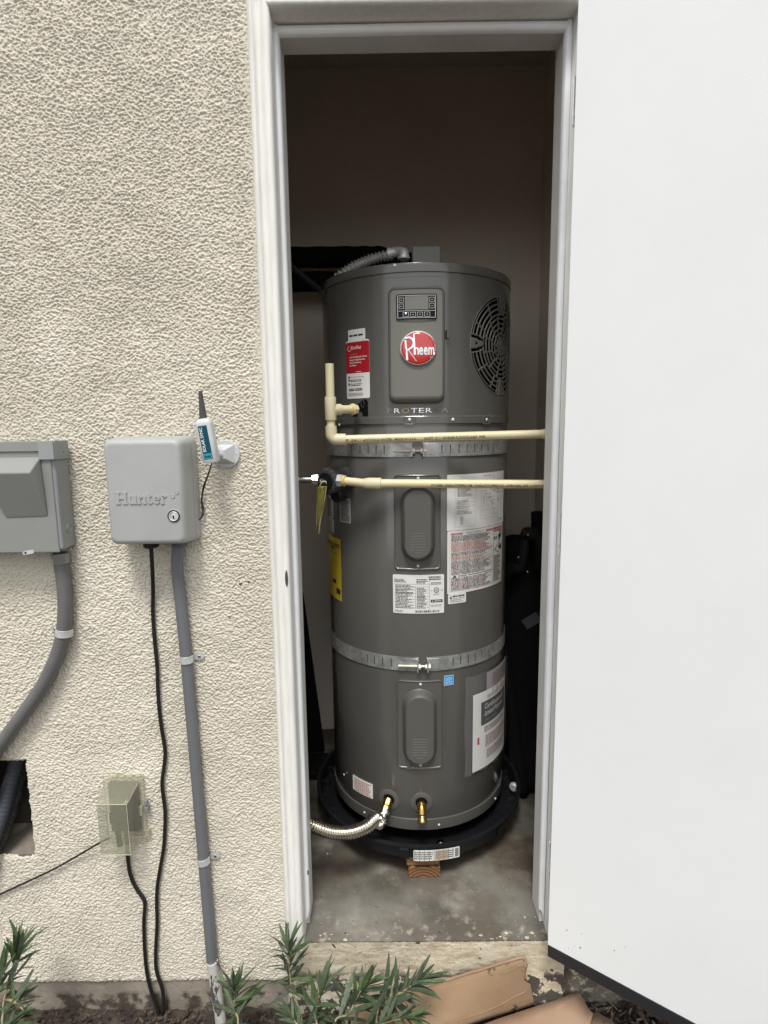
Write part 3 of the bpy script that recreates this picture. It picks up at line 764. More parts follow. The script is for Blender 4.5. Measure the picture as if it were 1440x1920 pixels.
    poly([(-.27, .86), (-.20, .84), (-.13, -.38), (-.24, -.38)])
    put_text(m, 'h', bu - .235 * r0, bv - .38 * r0, r0 * .92, dome, .0009, 0, width=r0 * .27, offset=.012, thick=.002)
    x = .05
    for ch, wd in (('e', .22), ('e', .22), ('m', .33)):
        put_text(m, ch, bu + x * r0, bv - .38 * r0, r0 * .92, dome, .0009, 0, width=r0 * wd, offset=.022, thick=.002); x += wd + .035
    put_text(m, '®', bu + .66 * r0, bv - .60 * r0, r0 * .16, dome, .0006, 0)
    m.build('badge_lettering', M_silver, bd, smooth=30)
    # model lettering below: bright plated, two letters dull
    q0 = hp(727, 775); q1 = hp(840, 775); m = MB(); full = q1[0] - q0[0]; h = .0135
    let = [('P', .085, 1), ('R', .10, 0), ('O', .125, 2), ('T', .10, 0), ('E', .085, 0), ('R', .10, 0), ('R', .10, 3), ('A', .12, 1)]
    x = q0[0]; gap = full * (1 - sum(l[1] for l in let)) / 7
    for ch, wd, mi in let:
        put_text(m, ch, x, q0[1], h / .71 * .95, hw, .0016, mi, width=full * wd, offset=.004, thick=.0012); x += full * wd + gap
    m.build('model_lettering', [M_silver, mat('lettering_dull', (.24, .235, .22), .3, metal=.3), mat('lettering_gold', (.42, .33, .18), .3, metal=.6), mat('lettering_faint', (.12, .115, .105), .3)], H, smooth=30)
    m = MB(); q = hp(835, 619); hbox(m, q[0], q[0] + .006, q[1] - .022, q[1], .004, .014); m.build('side_latch', M_heat2, H, smooth=0, bevel=.001)
panel()

# element access covers
def cover(nm, pxa, pya, pxb, pyb, ba, bb, bc, bd, low=False):
    u0, v0, u1, v1 = corners(pxa, pya, pxb, pyb); cx, cy, W, Hh = (u0 + u1) / 2, (v0 + v1) / 2, u1 - u0, v1 - v0
    m = MB()
    rings_loft(m, [(cx, cy, W, Hh, .010, 0), (cx, cy, W - .0008, Hh - .0008, .010, .0030), (cx, cy, W - .004, Hh - .004, .009, .0042), (cx, cy, W - .008, Hh - .008, .008, .0030), (cx, cy, W - .010, Hh - .010, .007, .0018)], hw)
    c = m.build('access_cover', M_heat, H, smooth=45)
    a0, b0, a1, b1 = corners(ba, bb, bc, bd); bx, by, bw, bh = (a0 + a1) / 2, (b0 + b1) / 2, a1 - a0, b1 - b0
    m = MB(); k = .5
    rings_loft(m, [(bx, by, bw + .012, bh + .012, .05, .0012), (bx, by, bw + .005, bh + .005, .05, .004), (bx, by, bw + .001, bh + .001, .05, .010), (bx, by, bw - .014, bh - .014, .05, .0235), (bx, by, bw - .018, bh - .018, .05, .0258), (bx, by, bw - .022, bh - .022, .05, .0264)], hw)
    if low: hbox(m, bx - bw * .42, bx - bw * .28, v0 - .001, by - bh * .40, .001, .006)
    m.build('raised_boss', M_heat2, c, smooth=50)
    m = MB(); rr = random.Random(int(pya)); n = 8
    for i in range(n):
        wd = bw * (.50 if i < n - 1 else .18) * rr.uniform(.8, 1); y = by - bh * .12 - i * bh * .037; x = bx - wd / 2; e = bx + wd / 2
        while x < e:
            L = rr.uniform(.002, .005); hbox(m, x, min(e, x + L), y, y + bh * .015, .0255, .0270, 0); x += L + .0012
    tag(m.build('embossed_print', mat('embossed_edge', (.15, .143, .125), .4) if not low else MATS['embossed_edge'], c, smooth=0), kind='stuff')
    for yy in (pya + 7, pyb - 7):
        m = MB(); hscrew(m, (pxa + pxb) / 2 + 1.5, yy, .0038, .0016); m.build('cover_screw', M_galv2, c)
cover('a', 739, 890, 826, 1068, 755, 912, 812, 1050)
cover('b', 745, 1276, 829, 1441, 758, 1294, 816, 1429, True)

# ---- printed labels on the heater
PM = [M_paper, M_ink, M_inkr, M_inkg, M_inkw, M_inkp]
def lab(pxa, pya, pxb, pyb, paper=0, r=.003, mats=PM, name='printed_label', draw=None):
    u0, v0, u1, v1 = corners(pxa, pya, pxb, pyb); L = Lab(hw, .0007); L.base(u0, v0, u1, v1, paper, r)
    W, Hh = u1 - u0, v1 - v0
    if draw: draw(L, u0, v0, W, Hh)
    return L.build(name, mats, H)
def d_serial(L, u, v, W, Hh):
    L.lines(u + W * .08, v + Hh * .42, u + W * .92, v + Hh * .62, 1, 1, .7, 5, 0, .012); L.rect(u + W * .86, v + Hh * .06, u + W * .93, v + Hh * .12, 3)
lab(653, 617, 685, 641, draw=d_serial, name='small_white_label')
def d_eco(L, u, v, W, Hh):
    L.rect(u + .0012, v + Hh * .44, u + W - .0012, v + Hh * .975, 6, 0.5); 
    L.rect(u, v + Hh * .44, u + W, v + Hh * .955, 6, 0.4)
    L.text('EcoNet', u + W * .27, v + Hh * .85, Hh * .085, 4, width=W * .42, offset=.01)
    fn = L.fn; n = 16; cx, cy, r = u + W * .17, v + Hh * .865, W * .085
    for i in range(n):
        if i in (2, 3): continue
        a, b = 2 * PI * i / n, 2 * PI * (i + 1) / n
        L.mb.add([fn(cx + r * math.cos(q) * s, cy + r * math.sin(q) * s, L.h + .0006) for q, s in ((a, 1), (b, 1), (b, .8), (a, .8))], [(0, 1, 2, 3)], 4)
    L.lines(u + W * .17, v + Hh * .755, u + W * .55, v + Hh * .775, 1, 5, .6, 3, 0, .004)
    for i, t in enumerate(('Leak & Diagnostic Alerts', 'Energy Usage Reports', 'Daily Scheduling', 'And More!')):
        L.text(t, u + W * .17, v + Hh * (.705 - i * .048), Hh * .040, 4, width=W * (.74, .66, .50, .30)[i], offset=.012)
    L.lines(u + W * .45, v + Hh * .455, u + W * .66, v + Hh * .47, 1, 4, .6, 3, 0, .004)
    for i in range(3):
        y = v + Hh * (.375 - .052 * i - (.018 if i == 2 else 0)); cx = u + W * .13
        L.mb.add([fn(cx + W * .04 * math.cos(2 * PI * k / 10), y + W * .04 * math.sin(2 * PI * k / 10), L.h + .0006) for k in range(10)], [tuple(range(10))], 1)
    L.text('Download EcoNet App', u + W * .21, v + Hh * .366, Hh * .028, 1, width=W * .58); L.lines(u + W * .20, v + Hh * .285, u + W * .72, v + Hh * .335, 2, 1, .55, 8, .35, .006); L.lines(u + W * .20, v + Hh * .215, u + W * .86, v + Hh * .265, 2, 1, .55, 9, .5, .006)
    L.rect(u + W * .12, v + Hh * .135, u + W * .37, v + Hh * .175, 1); L.rect(u + W * .41, v + Hh * .135, u + W * .70, v + Hh * .175, 1)
    L.lines(u + W * .16, v + Hh * .147, u + W * .34, v + Hh * .163, 1, 4, .6, 5, 0, .004); L.lines(u + W * .45, v + Hh * .147, u + W * .67, v + Hh * .163, 1, 4, .6, 6, 0, .004)
    L.lines(u + W * .07, v + Hh * .045, u + W * .74, v + Hh * .10, 4, 3, .5, 7, .1, .005)
lab(650, 637.5, 693, 747, draw=d_eco, r=.005, mats=PM + [M_redlab], name='red_and_white_label')
def d_wire(L, u, v, W, Hh):
    L.text('WIRING DIAGRAM', u + W * .5, v + Hh * .94, Hh * .028, 1, width=W * .16)
    L.frame(u + W * .10, v + Hh * .06, u + W * .38, v + Hh * .90, .0004, 3)
    for y in (.57, .50, .43, .33): L.rect(u + W * .10, v + Hh * y, u + W * .38, v + Hh * (y + .003), 3)
    L.lines(u + W * .13, v + Hh * .60, u + W * .34, v + Hh * .88, 14, 3, .45, 2, .5, .005)
    L.lines(u + W * .12, v + Hh * .38, u + W * .30, v + Hh * .55, 7, 3, .45, 4, .5, .004); L.lines(u + W * .12, v + Hh * .28, u + W * .34, v + Hh * .37, 4, 3, .45, 5, .3, .005)
    L.lines(u + W * .17, v + Hh * .09, u + W * .22, v + Hh * .25, 10, 3, .5, 6, .5, .003)
    L.frame(u + W * .47, v + Hh * .16, u + W * .80, v + Hh * .68, .0004, 3); L.rect(u + W * .47, v + Hh * .32, u + W * .80, v + Hh * .323, 3)
    rr = random.Random(12)
    for i in range(46):
        x = rr.uniform(.50, .93); y = rr.uniform(.2, .88)
        if rr.random() < .5: L.rect(u + W * x, v + Hh * y, u + W * (x + .0035), v + Hh * (y + rr.uniform(.04, .16)), 3)
        else: L.rect(u + W * x, v + Hh * y, u + W * min(.95, x + rr.uniform(.03, .14)), v + Hh * (y + .004), 3)
    for i in range(16):
        x = rr.uniform(.55, .92); y = rr.uniform(.25, .88); L.rect(u + W * x, v + Hh * y, u + W * (x + .02), v + Hh * (y + .015), 3)
    L.lines(u + W * .86, v + Hh * .09, u + W * .95, v + Hh * .11, 1, 1, .6, 6, 0, .004)
lab(838, 888, 943, 991, draw=d_wire, paper=0, name='wiring_diagram_label')
def d_danger(L, u, v, W, Hh):
    L.frame(u + W * .03, v + Hh * .04, u + W * .97, v + Hh * .97, .0005, 3); L.rect(u + W * .735, v + Hh * .04, u + W * .742, v + Hh * .97, 3)
    L.rect(u + W * .05, v + Hh * .935, u + W * .20, v + Hh * .962, 2); L.rect(u + W * .58, v + Hh * .935, u + W * .72, v + Hh * .962, 2)
    L.text('WARNING', u + W * .125, v + Hh * .938, Hh * .026, 4, width=W * .11, align='c'); L.text('WARNING', u + W * .65, v + Hh * .938, Hh * .026, 4, width=W * .10, align='c')
    L.text('ELECTRIC WATER HEATER', u + W * .39, v + Hh * .94, Hh * .024, 1, width=W * .27, align='c')
    a, b = u + W * .05, u + W * .72
    L.lines(a, v + Hh * .83, b, v + Hh * .925, 5, 1, .5, 2, .2, .007); L.lines(a, v + Hh * .665, b, v + Hh * .825, 9, [5, 5, 2], .55, 3, .35, .007)
    L.lines(a, v + Hh * .60, b, v + Hh * .66, 3, 1, .5, 4, .3, .007); L.lines(a, v + Hh * .53, b, v + Hh * .595, 4, [5, 5, 2], .55, 5, .3, .007)
    L.lines(a, v + Hh * .30, b, v + Hh * .525, 12, [1, 1, 1, 5], .5, 6, .3, .007)
    L.text('WARNING', u + W * .14, v + Hh * .268, Hh * .028, 1, width=W * .12, offset=.02); L.lines(u + W * .28, v + Hh * .268, b, v + Hh * .288, 1, 1, .6, 7, 0, .007)
    L.mb.add([L.fn(u + W * x, v + Hh * y, L.h + .0006) for x, y in ((.07, .26), (.12, .26), (.095, .30))], [(0, 1, 2)], 1)
    L.lines(a, v + Hh * .05, b, v + Hh * .255, 11, [1, 1, 5], .5, 8, .25, .007)
    L.rect(u + W * .745, v + Hh * .90, u + W * .965, v + Hh * .965, 2); L.text('DANGER', u + W * .795, v + Hh * .913, Hh * .052, 4, width=W * .15, offset=.02)
    L.mb.add([L.fn(u + W * x, v + Hh * y, L.h + .0006) for x, y in ((.755, .915), (.785, .915), (.77, .95))], [(0, 1, 2)], 4)
    # pictogram: tap with hot water over a hand
    P = lambda pp, mi: L.mb.add([L.fn(u + W * x, v + Hh * y, L.h + .0006) for x, y in pp], [tuple(range(len(pp)))], mi)
    P([(.86, .83), (.95, .85), (.95, .79), (.91, .77), (.91, .73), (.88, .73), (.87, .79)], 1); P([(.90, .85), (.915, .85), (.915, .90), (.90, .90)], 1); P([(.945, .85), (.96, .85), (.96, .895), (.945, .895)], 1)
    for x in (.765, .805): P([(x + .014 * math.cos(2 * PI * k / 8), .79 + .028 * math.sin(2 * PI * k / 8)) for k in range(8)], 1)
    P([(.76, .60), (.90, .71), (.905, .70), (.77, .595)], 1); P([(.76, .60), (.90, .515), (.905, .525), (.77, .605)], 1)
    P([(.86, .64), (.90, .645), (.92, .69), (.93, .65), (.96, .67), (.96, .57), (.90, .585)], 1)
    L.lines(u + W * .755, v + Hh * .06, u + W * .955, v + Hh * .50, 17, 1, .5, 9, .5, .006)
lab(838.5, 992, 940, 1107, draw=d_danger, name='danger_label')
def d_small(L, u, v, W, Hh):
    L.mb.add([L.fn(u + W * x, v + Hh * y, L.h + .0006) for x, y in ((.08, .55), (.20, .55), (.14, .78))], [(0, 1, 2)], 1)
    L.lines(u + W * .24, v + Hh * .62, u + W * .92, v + Hh * .82, 1, 1, .7, 2, 0, .007); L.lines(u + W * .12, v + Hh * .10, u + W * .92, v + Hh * .58, 3, 3, .45, 3, .25, .005)
lab(840, 1112, 873.5, 1131, draw=d_small, name='small_white_label')
def d_rate(L, u, v, W, Hh):
    L.lines(u + W * .03, v + Hh * .80, u + W * .30, v + Hh * .90, 3, 1, .5, 2, .3, .006); L.lines(u + W * .46, v + Hh * .78, u + W * .68, v + Hh * .90, 3, 1, .55, 3, .3, .006)
    L.bars(u + W * .69, v + Hh * .91, u + W * .93, v + Hh * .96, 1, 4); L.lines(u + W * .70, v + Hh * .86, u + W * .93, v + Hh * .90, 1, 1, .7, 2, 0, .004)
    for y in (.76, .69, .61, .53, .44, .37, .30, .22, .15): L.rect(u + W * .03, v + Hh * y, u + W * .71, v + Hh * (y + .006), 3)
    L.rect(u + W * .71, v + Hh * .10, u + W * .715, v + Hh * .90, 3); L.rect(u + W * .44, v + Hh * .12, u + W * .445, v + Hh * .69, 3)
    L.lines(u + W * .05, v + Hh * .13, u + W * .42, v + Hh * .75, 17, 1, .5, 5, .35, .007)
    L.lines(u + W * .47, v + Hh * .13, u + W * .69, v + Hh * .68, 14, 1, .5, 6, .5, .004)
    L.lines(u + W * .74, v + Hh * .74, u + W * .95, v + Hh * .81, 2, 1, .5, 6, .1, .004)
    cx, cy, r = u + W * .845, v + Hh * .60, Hh * .068; fn = L.fn
    for i in range(20):
        a, b = 2 * PI * i / 20, 2 * PI * (i + 1) / 20
        L.mb.add([fn(cx + r * math.cos(q) * s, cy + r * math.sin(q) * s, L.h + .0006) for q, s in ((a, 1), (b, 1), (b, .80), (a, .80))], [(0, 1, 2, 3)], 1)
    L.text('UL', cx, cy - r * .35, r * 1.0, 1, align='c', width=r * 1.0, offset=.02); L.text('c', u + W * .745, cy - r * .4, r * .9, 1); L.text('US', u + W * .93, cy - r * .4, r * .8, 1, width=W * .045); L.text('LISTED', cx, cy - r * 1.75, r * .55, 1, align='c', width=W * .12)
    L.rect(u + W * .735, v + Hh * .285, u + W * .97, v + Hh * .355, 1); L.lines(u + W * .76, v + Hh * .30, u + W * .94, v + Hh * .34, 1, 4, .55, 6, 0, .006)
    L.lines(u + W * .74, v + Hh * .17, u + W * .95, v + Hh * .23, 2, 3, .45, 8, .1, .005)
    L.bars(u + W * .44, v + Hh * .025, u + W * .90, v + Hh * .085, 1, 9); L.lines(u + W * .03, v + Hh * .03, u + W * .2, v + Hh * .09, 3, 3, .5, 9, .1, .004)
lab(737, 1078, 832.5, 1150.5, draw=d_rate, name='rating_label')
def d_txt(n, mi=3, seed=4):
    def f(L, u, v, W, Hh): L.lines(u + W * .10, v + Hh * .05, u + W * .93, v + Hh * .93, n, mi, .55, seed, .2, .006)
    return f
PG = [M_paper2] + PM[1:]
lab(637.5, 934, 657.5, 980, draw=d_txt(16, 1), mats=PG, name='grey_text_label')
lab(613.5, 930, 624, 969, draw=d_txt(12, 1, 7), mats=PG, name='grey_text_label')
lab(614, 972, 625.5, 996, draw=d_txt(6, 3, 9), mats=PG, name='grey_text_label')
def d_energy(L, u, v, W, Hh):
    L.text('ENERGYGUIDE', u + W * .97, v + Hh * .855, Hh * .085, 1, width=W * 1.0 * .94, align='r', offset=.03)
    L.lines(u + W * .25, v + Hh * .80, u + W * .8, v + Hh * .84, 2, 1, .5, 3, .4, .008); L.mb.add([L.fn(u + W * x, v + Hh * y, L.h + .0006) for x, y in ((.50, .785), (.58, .80), (.58, .84), (.46, .84), (.46, .80))], [(0, 1, 2, 3, 4)], 1)
    L.lines(u + W * .30, v + Hh * .73, u + W * .8, v + Hh * .76, 1, 1, .5, 3, .2, .008); L.lines(u + W * .15, v + Hh * .40, u + W * .9, v + Hh * .66, 10, 3, .25, 4, .6, .008)
    L.lines(u + W * .10, v + Hh * .10, u + W * .6, v + Hh * .33, 10, 3, .3, 5, .5, .006); L.rect(u + W * .50, v + Hh * .25, u + W * .74, v + Hh * .32, 1); L.rect(u + W * .74, v + Hh * .10, u + W * .96, v + Hh * .19, 1)
ue0, _ = hp(617, 1065); ue1, ve0 = hp(641, 1128); _, ve1 = hp(636, 1011)
L = Lab(hw, .0007); eu0 = ue1 - .125
L.base(eu0, ve0, ue1, ve1, 0, .001); d_energy(L, eu0, ve0, ue1 - eu0, ve1 - ve0); L.build('yellow_energy_label', [M_yel] + PM[1:], H)
def d_star(L, u, v, W, Hh):
    L.frame(u, v, u + W, v + Hh, .0009, 4)
    for i in range(8):
        a, b = .25 + i * .26, .25 + (i + 1) * .26
        L.mb.add([L.fn(u + W * (.5 + .34 * math.cos(q) * s), v + Hh * (.52 + .26 * math.sin(q) * s), L.h + .0006) for q, s in ((a, 1), (b, 1), (b, .82), (a, .82))], [(0, 1, 2, 3)], 4)
    L.text('energy', u + W * .16, v + Hh * .48, Hh * .30, 4, width=W * .55, shear=.4); L.rect(u + W * .12, v + Hh * .30, u + W * .88, v + Hh * .34, 4); L.text('ENERGY STAR', u + W * .14, v + Hh * .12, Hh * .15, 4, width=W * .72)
lab(832.5, 1266, 850, 1284.5, draw=d_star, r=.0006, mats=[M_blue] + PM[1:], name='blue_energy_sticker')
# small white label low on the left, one corner lifted
L = Lab(hw, .0007); a0 = hp(662, 1466); a1 = hp(699, 1480); vt = hp(690, 1467)[1]; vb = hp(690, 1493)[1] - .002
L.base(a0[0], vb, a1[0], vt, 0, .0008); L.lines(a0[0] + .008, vb + .002, a1[0] - .003, vt - .004, 7, 5, .6, 3, .2, .006)
L.build('small_white_label', PM, H)

# drain and inlet ports
def port(px, py, r=.0325):
    u, v = hp(px, py); ax = Vector((math.sin(u / HR), -math.cos(u / HR), 0)); p = Vector(hw(u, v, 0))
    m = MB(); N = 32
    m.loft([[hw(u + rr * math.cos(2 * PI * j / N), v + rr * math.sin(2 * PI * j / N), h) for j in range(N)] for rr, h in ((r, -.001), (r, .0012), (r - .001, .0019), (.0180, .0014), (.0165, -.0004))], False, False, 0)
    m.build('port_collar', M_heat2, H, smooth=40)
    m = MB(); m.loft([[hw(u + rr * math.cos(2 * PI * j / N), v + rr * math.sin(2 * PI * j / N), .0006) for j in range(N)] for rr in (.0168, .002)], False, True); m.build('port_hole', M_dark, H)
    return p, ax, u, v
pA, axA, _, _ = port(729, 1499); pB, axB, _, _ = port(790, 1505)
m = MB(); e = pB + axB * .012; m.cyl(pB - axB * .004, e + axB * .014, .0105, 16)
m.lathe([(.0115, .0), (.0130, .002), (.0130, .012), (.0115, .014)], pB + axB * .006, axB, 12)
dn = Vector((.02, -.62, -.80)).normalized(); s = pB + axB * .024
m.lathe([(r_ * 1.42, h_ * 1.42) for r_, h_ in ((.0001, -.008), (.006, -.006), (.0086, 0), (.0075, .007), (.0072, .012), (.0094, .014), (.0098, .017), (.0085, .019), (.0090, .021), (.0092, .026), (.0078, .0275), (.006, .0275), (.0055, .020))], s, dn, 20)
m.build('drain_valve', M_brass, H, smooth=40)

# ---- seismic straps
def strap(name, label, pts_top, pts_bot, ycen, slots, gapl, gapr, boltx0, boltx1, pxl):
    vt = hp(*pts_top)[1]; vb = hp(*pts_bot)[1]
    T = thing(name, label, 'metal strap', (HX, HY, vb), 'metal straps around the water heater')
    wd = vt - vb
    def band(u0, u1, sl, nm='band', h0=.0012, h1=.0024):
        m = MB(); va, vbb = vb + wd * .20, vb + wd * .80
        hbox(m, u0, u1, vb, va, h0, h1); hbox(m, u0, u1, vbb, vt, h0, h1)
        e = u0
        for s in sorted(sl):
            if s - .0016 > e and s + .0016 < u1: hbox(m, e, s - .0016, va, vbb, h0, h1); e = s + .0016
        hbox(m, e, u1, va, vbb, h0, h1)
        o = m.build(nm, M_galv, T, smooth=40)
    us = [hp(x, ycen)[0] for x in slots]
    ul, ur = hp(gapl, ycen)[0], hp(gapr, ycen)[0]
    band(-HR * 1.7, ul, [u for u in us if u < ul]); band(ur, HR * 1.7, [u for u in us if u > ur])
    # bent ends with lugs and the tightening bolt
    a0 = hp(boltx0, ycen)[0]; m = MB()
    hbox(m, ul - .040, ul - .001, vb + wd * .12, vt - wd * .1, .0026, .0042); hbox(m, ul - .0035, ul, vb + wd * .02, vt - wd * .06, .0028, .0170); m.build('lug', M_galv, T, smooth=0, bevel=.0008); m = MB()
    hbox(m, ur + .001, ur + .036, vb + wd * .12, vt - wd * .1, .0026, .0042); hbox(m, ur, ur + .0035, vb + wd * .02, vt - wd * .06, .0028, .0170); m.build('lug', M_galv, T, smooth=0, bevel=.0008)
    m = MB(); zc = (vb + vt) / 2 - wd * .08
    P = lambda u: Vector(hw(u, zc, .0115))
    path = resample([P(a0), P(ur + .006)], .0006); m.tube(path, [.0042 if i % 2 else .0036 for i in range(len(path))], 10)
    ax = (P(ur) - P(ul)).normalized()
    m.lathe([(.0085, 0), (.0085, .0055)], P(ur) + ax * .0038, ax, 6); m.lathe([(.0085, 0), (.0085, .006)], P(ul) + ax * .0002, ax, 6); m.lathe([(.0078, 0), (.0078, .005)], P(ur) - ax * .0055, ax, 6)
    m.build('tightening_bolt', mat(name + '_bolt', (.80, .77, .68), .3, metal=.6), T, smooth=30)
    return T
strap('metal_strap', 'upper slotted steel strap just below the cream horizontal pipe', (783, 829), (783, 856.5), 843, [676, 691, 706, 721, 809, 828, 844, 860, 875, 889, 902, 914, 924, 660, 933], 773.5, 792, 739, 795, 612)
strap('metal_strap', 'lower slotted steel strap between the two access covers', (785, 1232), (785, 1258), 1244, [690, 703, 718, 734, 849, 863, 877, 890, 902, 914, 923, 932], 784.5, 800, 748, 802, 620)

# ---- black flange pieces at left of the cap: flexible conduit and fitting
def topconduit():
    T = thing('electrical_conduit', 'ribbed metal conduit curving across the top of the heater', 'conduit', UY(735, 480, 1.72))
    pts = [UY(733, 478, 1.72), UY(715, 481, 1.725), UY(695, 487, 1.72), UY(675, 495, 1.71), UY(655, 505, 1.70), UY(640, 515, 1.70), UY(632, 524, 1.71)]
    m = MB(); corrugated(m, smoothpath(pts, 10), .0095, .0158, .0105, 14); m.build('ribbed_sleeve', mat('conduit_dull_metal', (.50, .49, .46), .4, metal=.5), T, smooth=60)
    m = MB(); a, b = UY(728, 476, 1.72), UY(745, 472.5, 1.715); m.tube(smoothpath([a, b, UY(757, 474, 1.70), UY(758, 486, 1.695)], 5), .0135, 14); m.lathe([(.0165, 0), (.0175, .003), (.0165, .008)], UY(757, 486, 1.695), (0, 0, 1), 12)
    m.lathe([(.0165, 0), (.0165, .012)], a, (b - a), 10); m.build('elbow_fitting', M_galv2, T, smooth=40)
    T = thing('electrical_conduit', 'thin black ribbed tube slanting down behind the heater at upper left', 'conduit', UY(575, 520, 2.0))
    m = MB(); corrugated(m, smoothpath([UY(500, 460, 2.0), UY(548, 500, 2.0), UY(580, 527, 1.98), UY(610, 553, 1.93), UY(640, 575, 1.93)], 8), .0075, .0098, .008, 10); m.build('ribbed_tube', mat('tube_black', (.03, .03, .032), .5), T, smooth=60)
topconduit()
def ducts():
    for (ya, yb, yc, r, lb, xe) in ((483, 482, 486, .036, 'upper black insulated duct crossing behind the top of the heater', 790), (528, 528, 526, .036, 'lower black insulated duct on the back wall left of the heater', 700)):
        T = MB(); Yd = 2.20
        pts = [UY(430, ya, Yd), UY(545, ya, Yd), UY(650, yb, Yd), UY(720, yb, Yd), UY(xe, yc, Yd + .02)]
        pth = smoothpath(pts, 8); n = len(pth)
        T.tube(pth, [r * (1 if i < n - 10 else 1 - .07 * (i - n + 10)) * (1 + .03 * math.sin(i * 1.7)) for i in range(n)], 20)
        o = T.build('insulated_duct', M_blk2, smooth=60, loc=UY(545, ya, Yd)); tag(o, lb, 'duct', 'black ducts behind the heater')
ducts()

# ---- upper cream pipe
def tubeP(m, a, b, r, n=20, mi=None): m.cyl(a, b, r, n, mi)
def upper_pipe():
    Yp = 1.522
    A = UY(617.5, 682, Yp); B = UY(621, 745, Yp); Cc = UY(622, 785, Yp); Dd = UY(626.5, 822, Yp); E_ = UY(1024, 813, Yp)
    Xc = (B.x + Cc.x) / 2; top = Vector((A.x, Yp, A.z)); base = Vector((A.x + .0005, Yp, Dd.z))
    T = thing('drain_pipe', 'upper cream plastic pipe with an open riser, tee and elbow', 'pipe', base, 'cream plastic pipes in front of the heater')
    m = MB(); m.tube([top, Vector((top.x, Yp, B.z + .002))], .0112, 20); m.tube([Vector((top.x, Yp, top.z + .0001)), Vector((top.x, Yp, top.z - .0))], .009, 20)
    m.build('riser', M_cpvc, T)
    m = MB(); m.lathe([(.0146, 0), (.0150, .001), (.0150, .058), (.0146, .060)], (top.x, Yp, Cc.z - .004), (0, 0, 1), 22)
    tz = UY(640, 768, Yp).z; br = UY(650, 768, Yp + .03)
    tb = Vector((top.x, Yp, tz)); te = UY(668, 767.5, 1.585); dr = (te - tb).normalized()
    m.cyl(tb, tb + dr * .032, .0148, 20); m.build('tee', M_cpvc2, T)
    L_ = (te - tb).length
    m = MB(); m.cyl(tb + dr * .030, tb + dr * (L_ - .012), .0112, 18); m.build('branch', M_cpvc, T)
    m = MB(); m.lathe([(.0125, 0), (.0155, .001), (.0155, .009), (.0135, .010), (.0128, .018)], tb + dr * (L_ - .018), dr, 8, 0); m.lathe([(.0118, 0), (.0130, .002), (.0130, .006)], tb + dr * (L_ - .023), dr, 18, 1)
    m.build('adapter_nut', [M_cpvc2, M_glue], T)
    m = MB(); m.tube([Vector((top.x, Yp, Cc.z)), Vector((top.x, Yp, Dd.z + .028))], .0112, 18); m.build('short_nipple', M_cpvc, T)
    # elbow
    z0 = UY(640, 824, Yp).z; m = MB(); R = .014
    p = [Vector((top.x, Yp, z0 + .036)), Vector((top.x, Yp, z0 + R))] + [Vector((top.x + R - R * math.cos(t), Yp, z0 + R - R * math.sin(t))) for t in [PI / 2 * i / 7 for i in range(1, 8)]] + [Vector((top.x + .038, Yp, z0))]
    m.tube(p, [.0152] * len(p), 22); m.build('elbow', M_cpvc2, T, smooth=50)
    a = Vector((top.x + .036, Yp, z0)); b = Vector((.56, 1.505, E_.z + .0015)); m = MB(); m.cyl(a, b, .0112, 22); m.build('long_run', M_cpvc, T)
    m = MB(); dd = (b - a).normalized(); c = UY(1016, 813.5, 1.51); t = (c - a).dot(dd); m.lathe([(.0124, 0), (.0128, .001), (.0128, .030), (.0122, .031)], a + dd * t, dd, 20); m.lathe([(.0118, -.0015), (.0120, 0)], a + dd * t, dd, 20); m.build('coupling', M_cpvc2, T)
    return a, b
ua, ub = upper_pipe()
def pipe_print(a, b, r, t0, t1, txt, T, szs=.0065):
    """print on the front of a pipe"""
    d = (b - a).normalized(); up = Vector((0, 0, 1)); fr = Vector((0, -1, 0)); fr = (fr - d * fr.dot(d)).normalized(); up = fr.cross(d) * -1
    if up.z < 0: up = -up
    L_ = (b - a).length; m = MB()
    def fn(u, v, h): a_ = v / r; return a + d * u + fr * (math.cos(a_) * (r + h)) + up * (math.sin(a_) * (r + h))
    put_text(m, txt, L_ * t0, -.0062, szs * 1.45, fn, .0004, 0, width=L_ * (t1 - t0), offset=.012); m.build('print', M_ink, T)
PT = [o for o in COL.objects if o.name == 'drain_pipe'][0]
pipe_print(ua, ub, .0112, .005, .28, 'FT  SDR 11  HOT/COLD WATER   MADE IN U.S.A.', PT, .0062)
pipe_print(ua, ub, .0112, .31, .545, 'SHOT 10 11 20 00:00 FLOWGUARD  PIPE', PT, .0066)
pipe_print(ua, ub, .0112, .485, .55, ' ', PT)

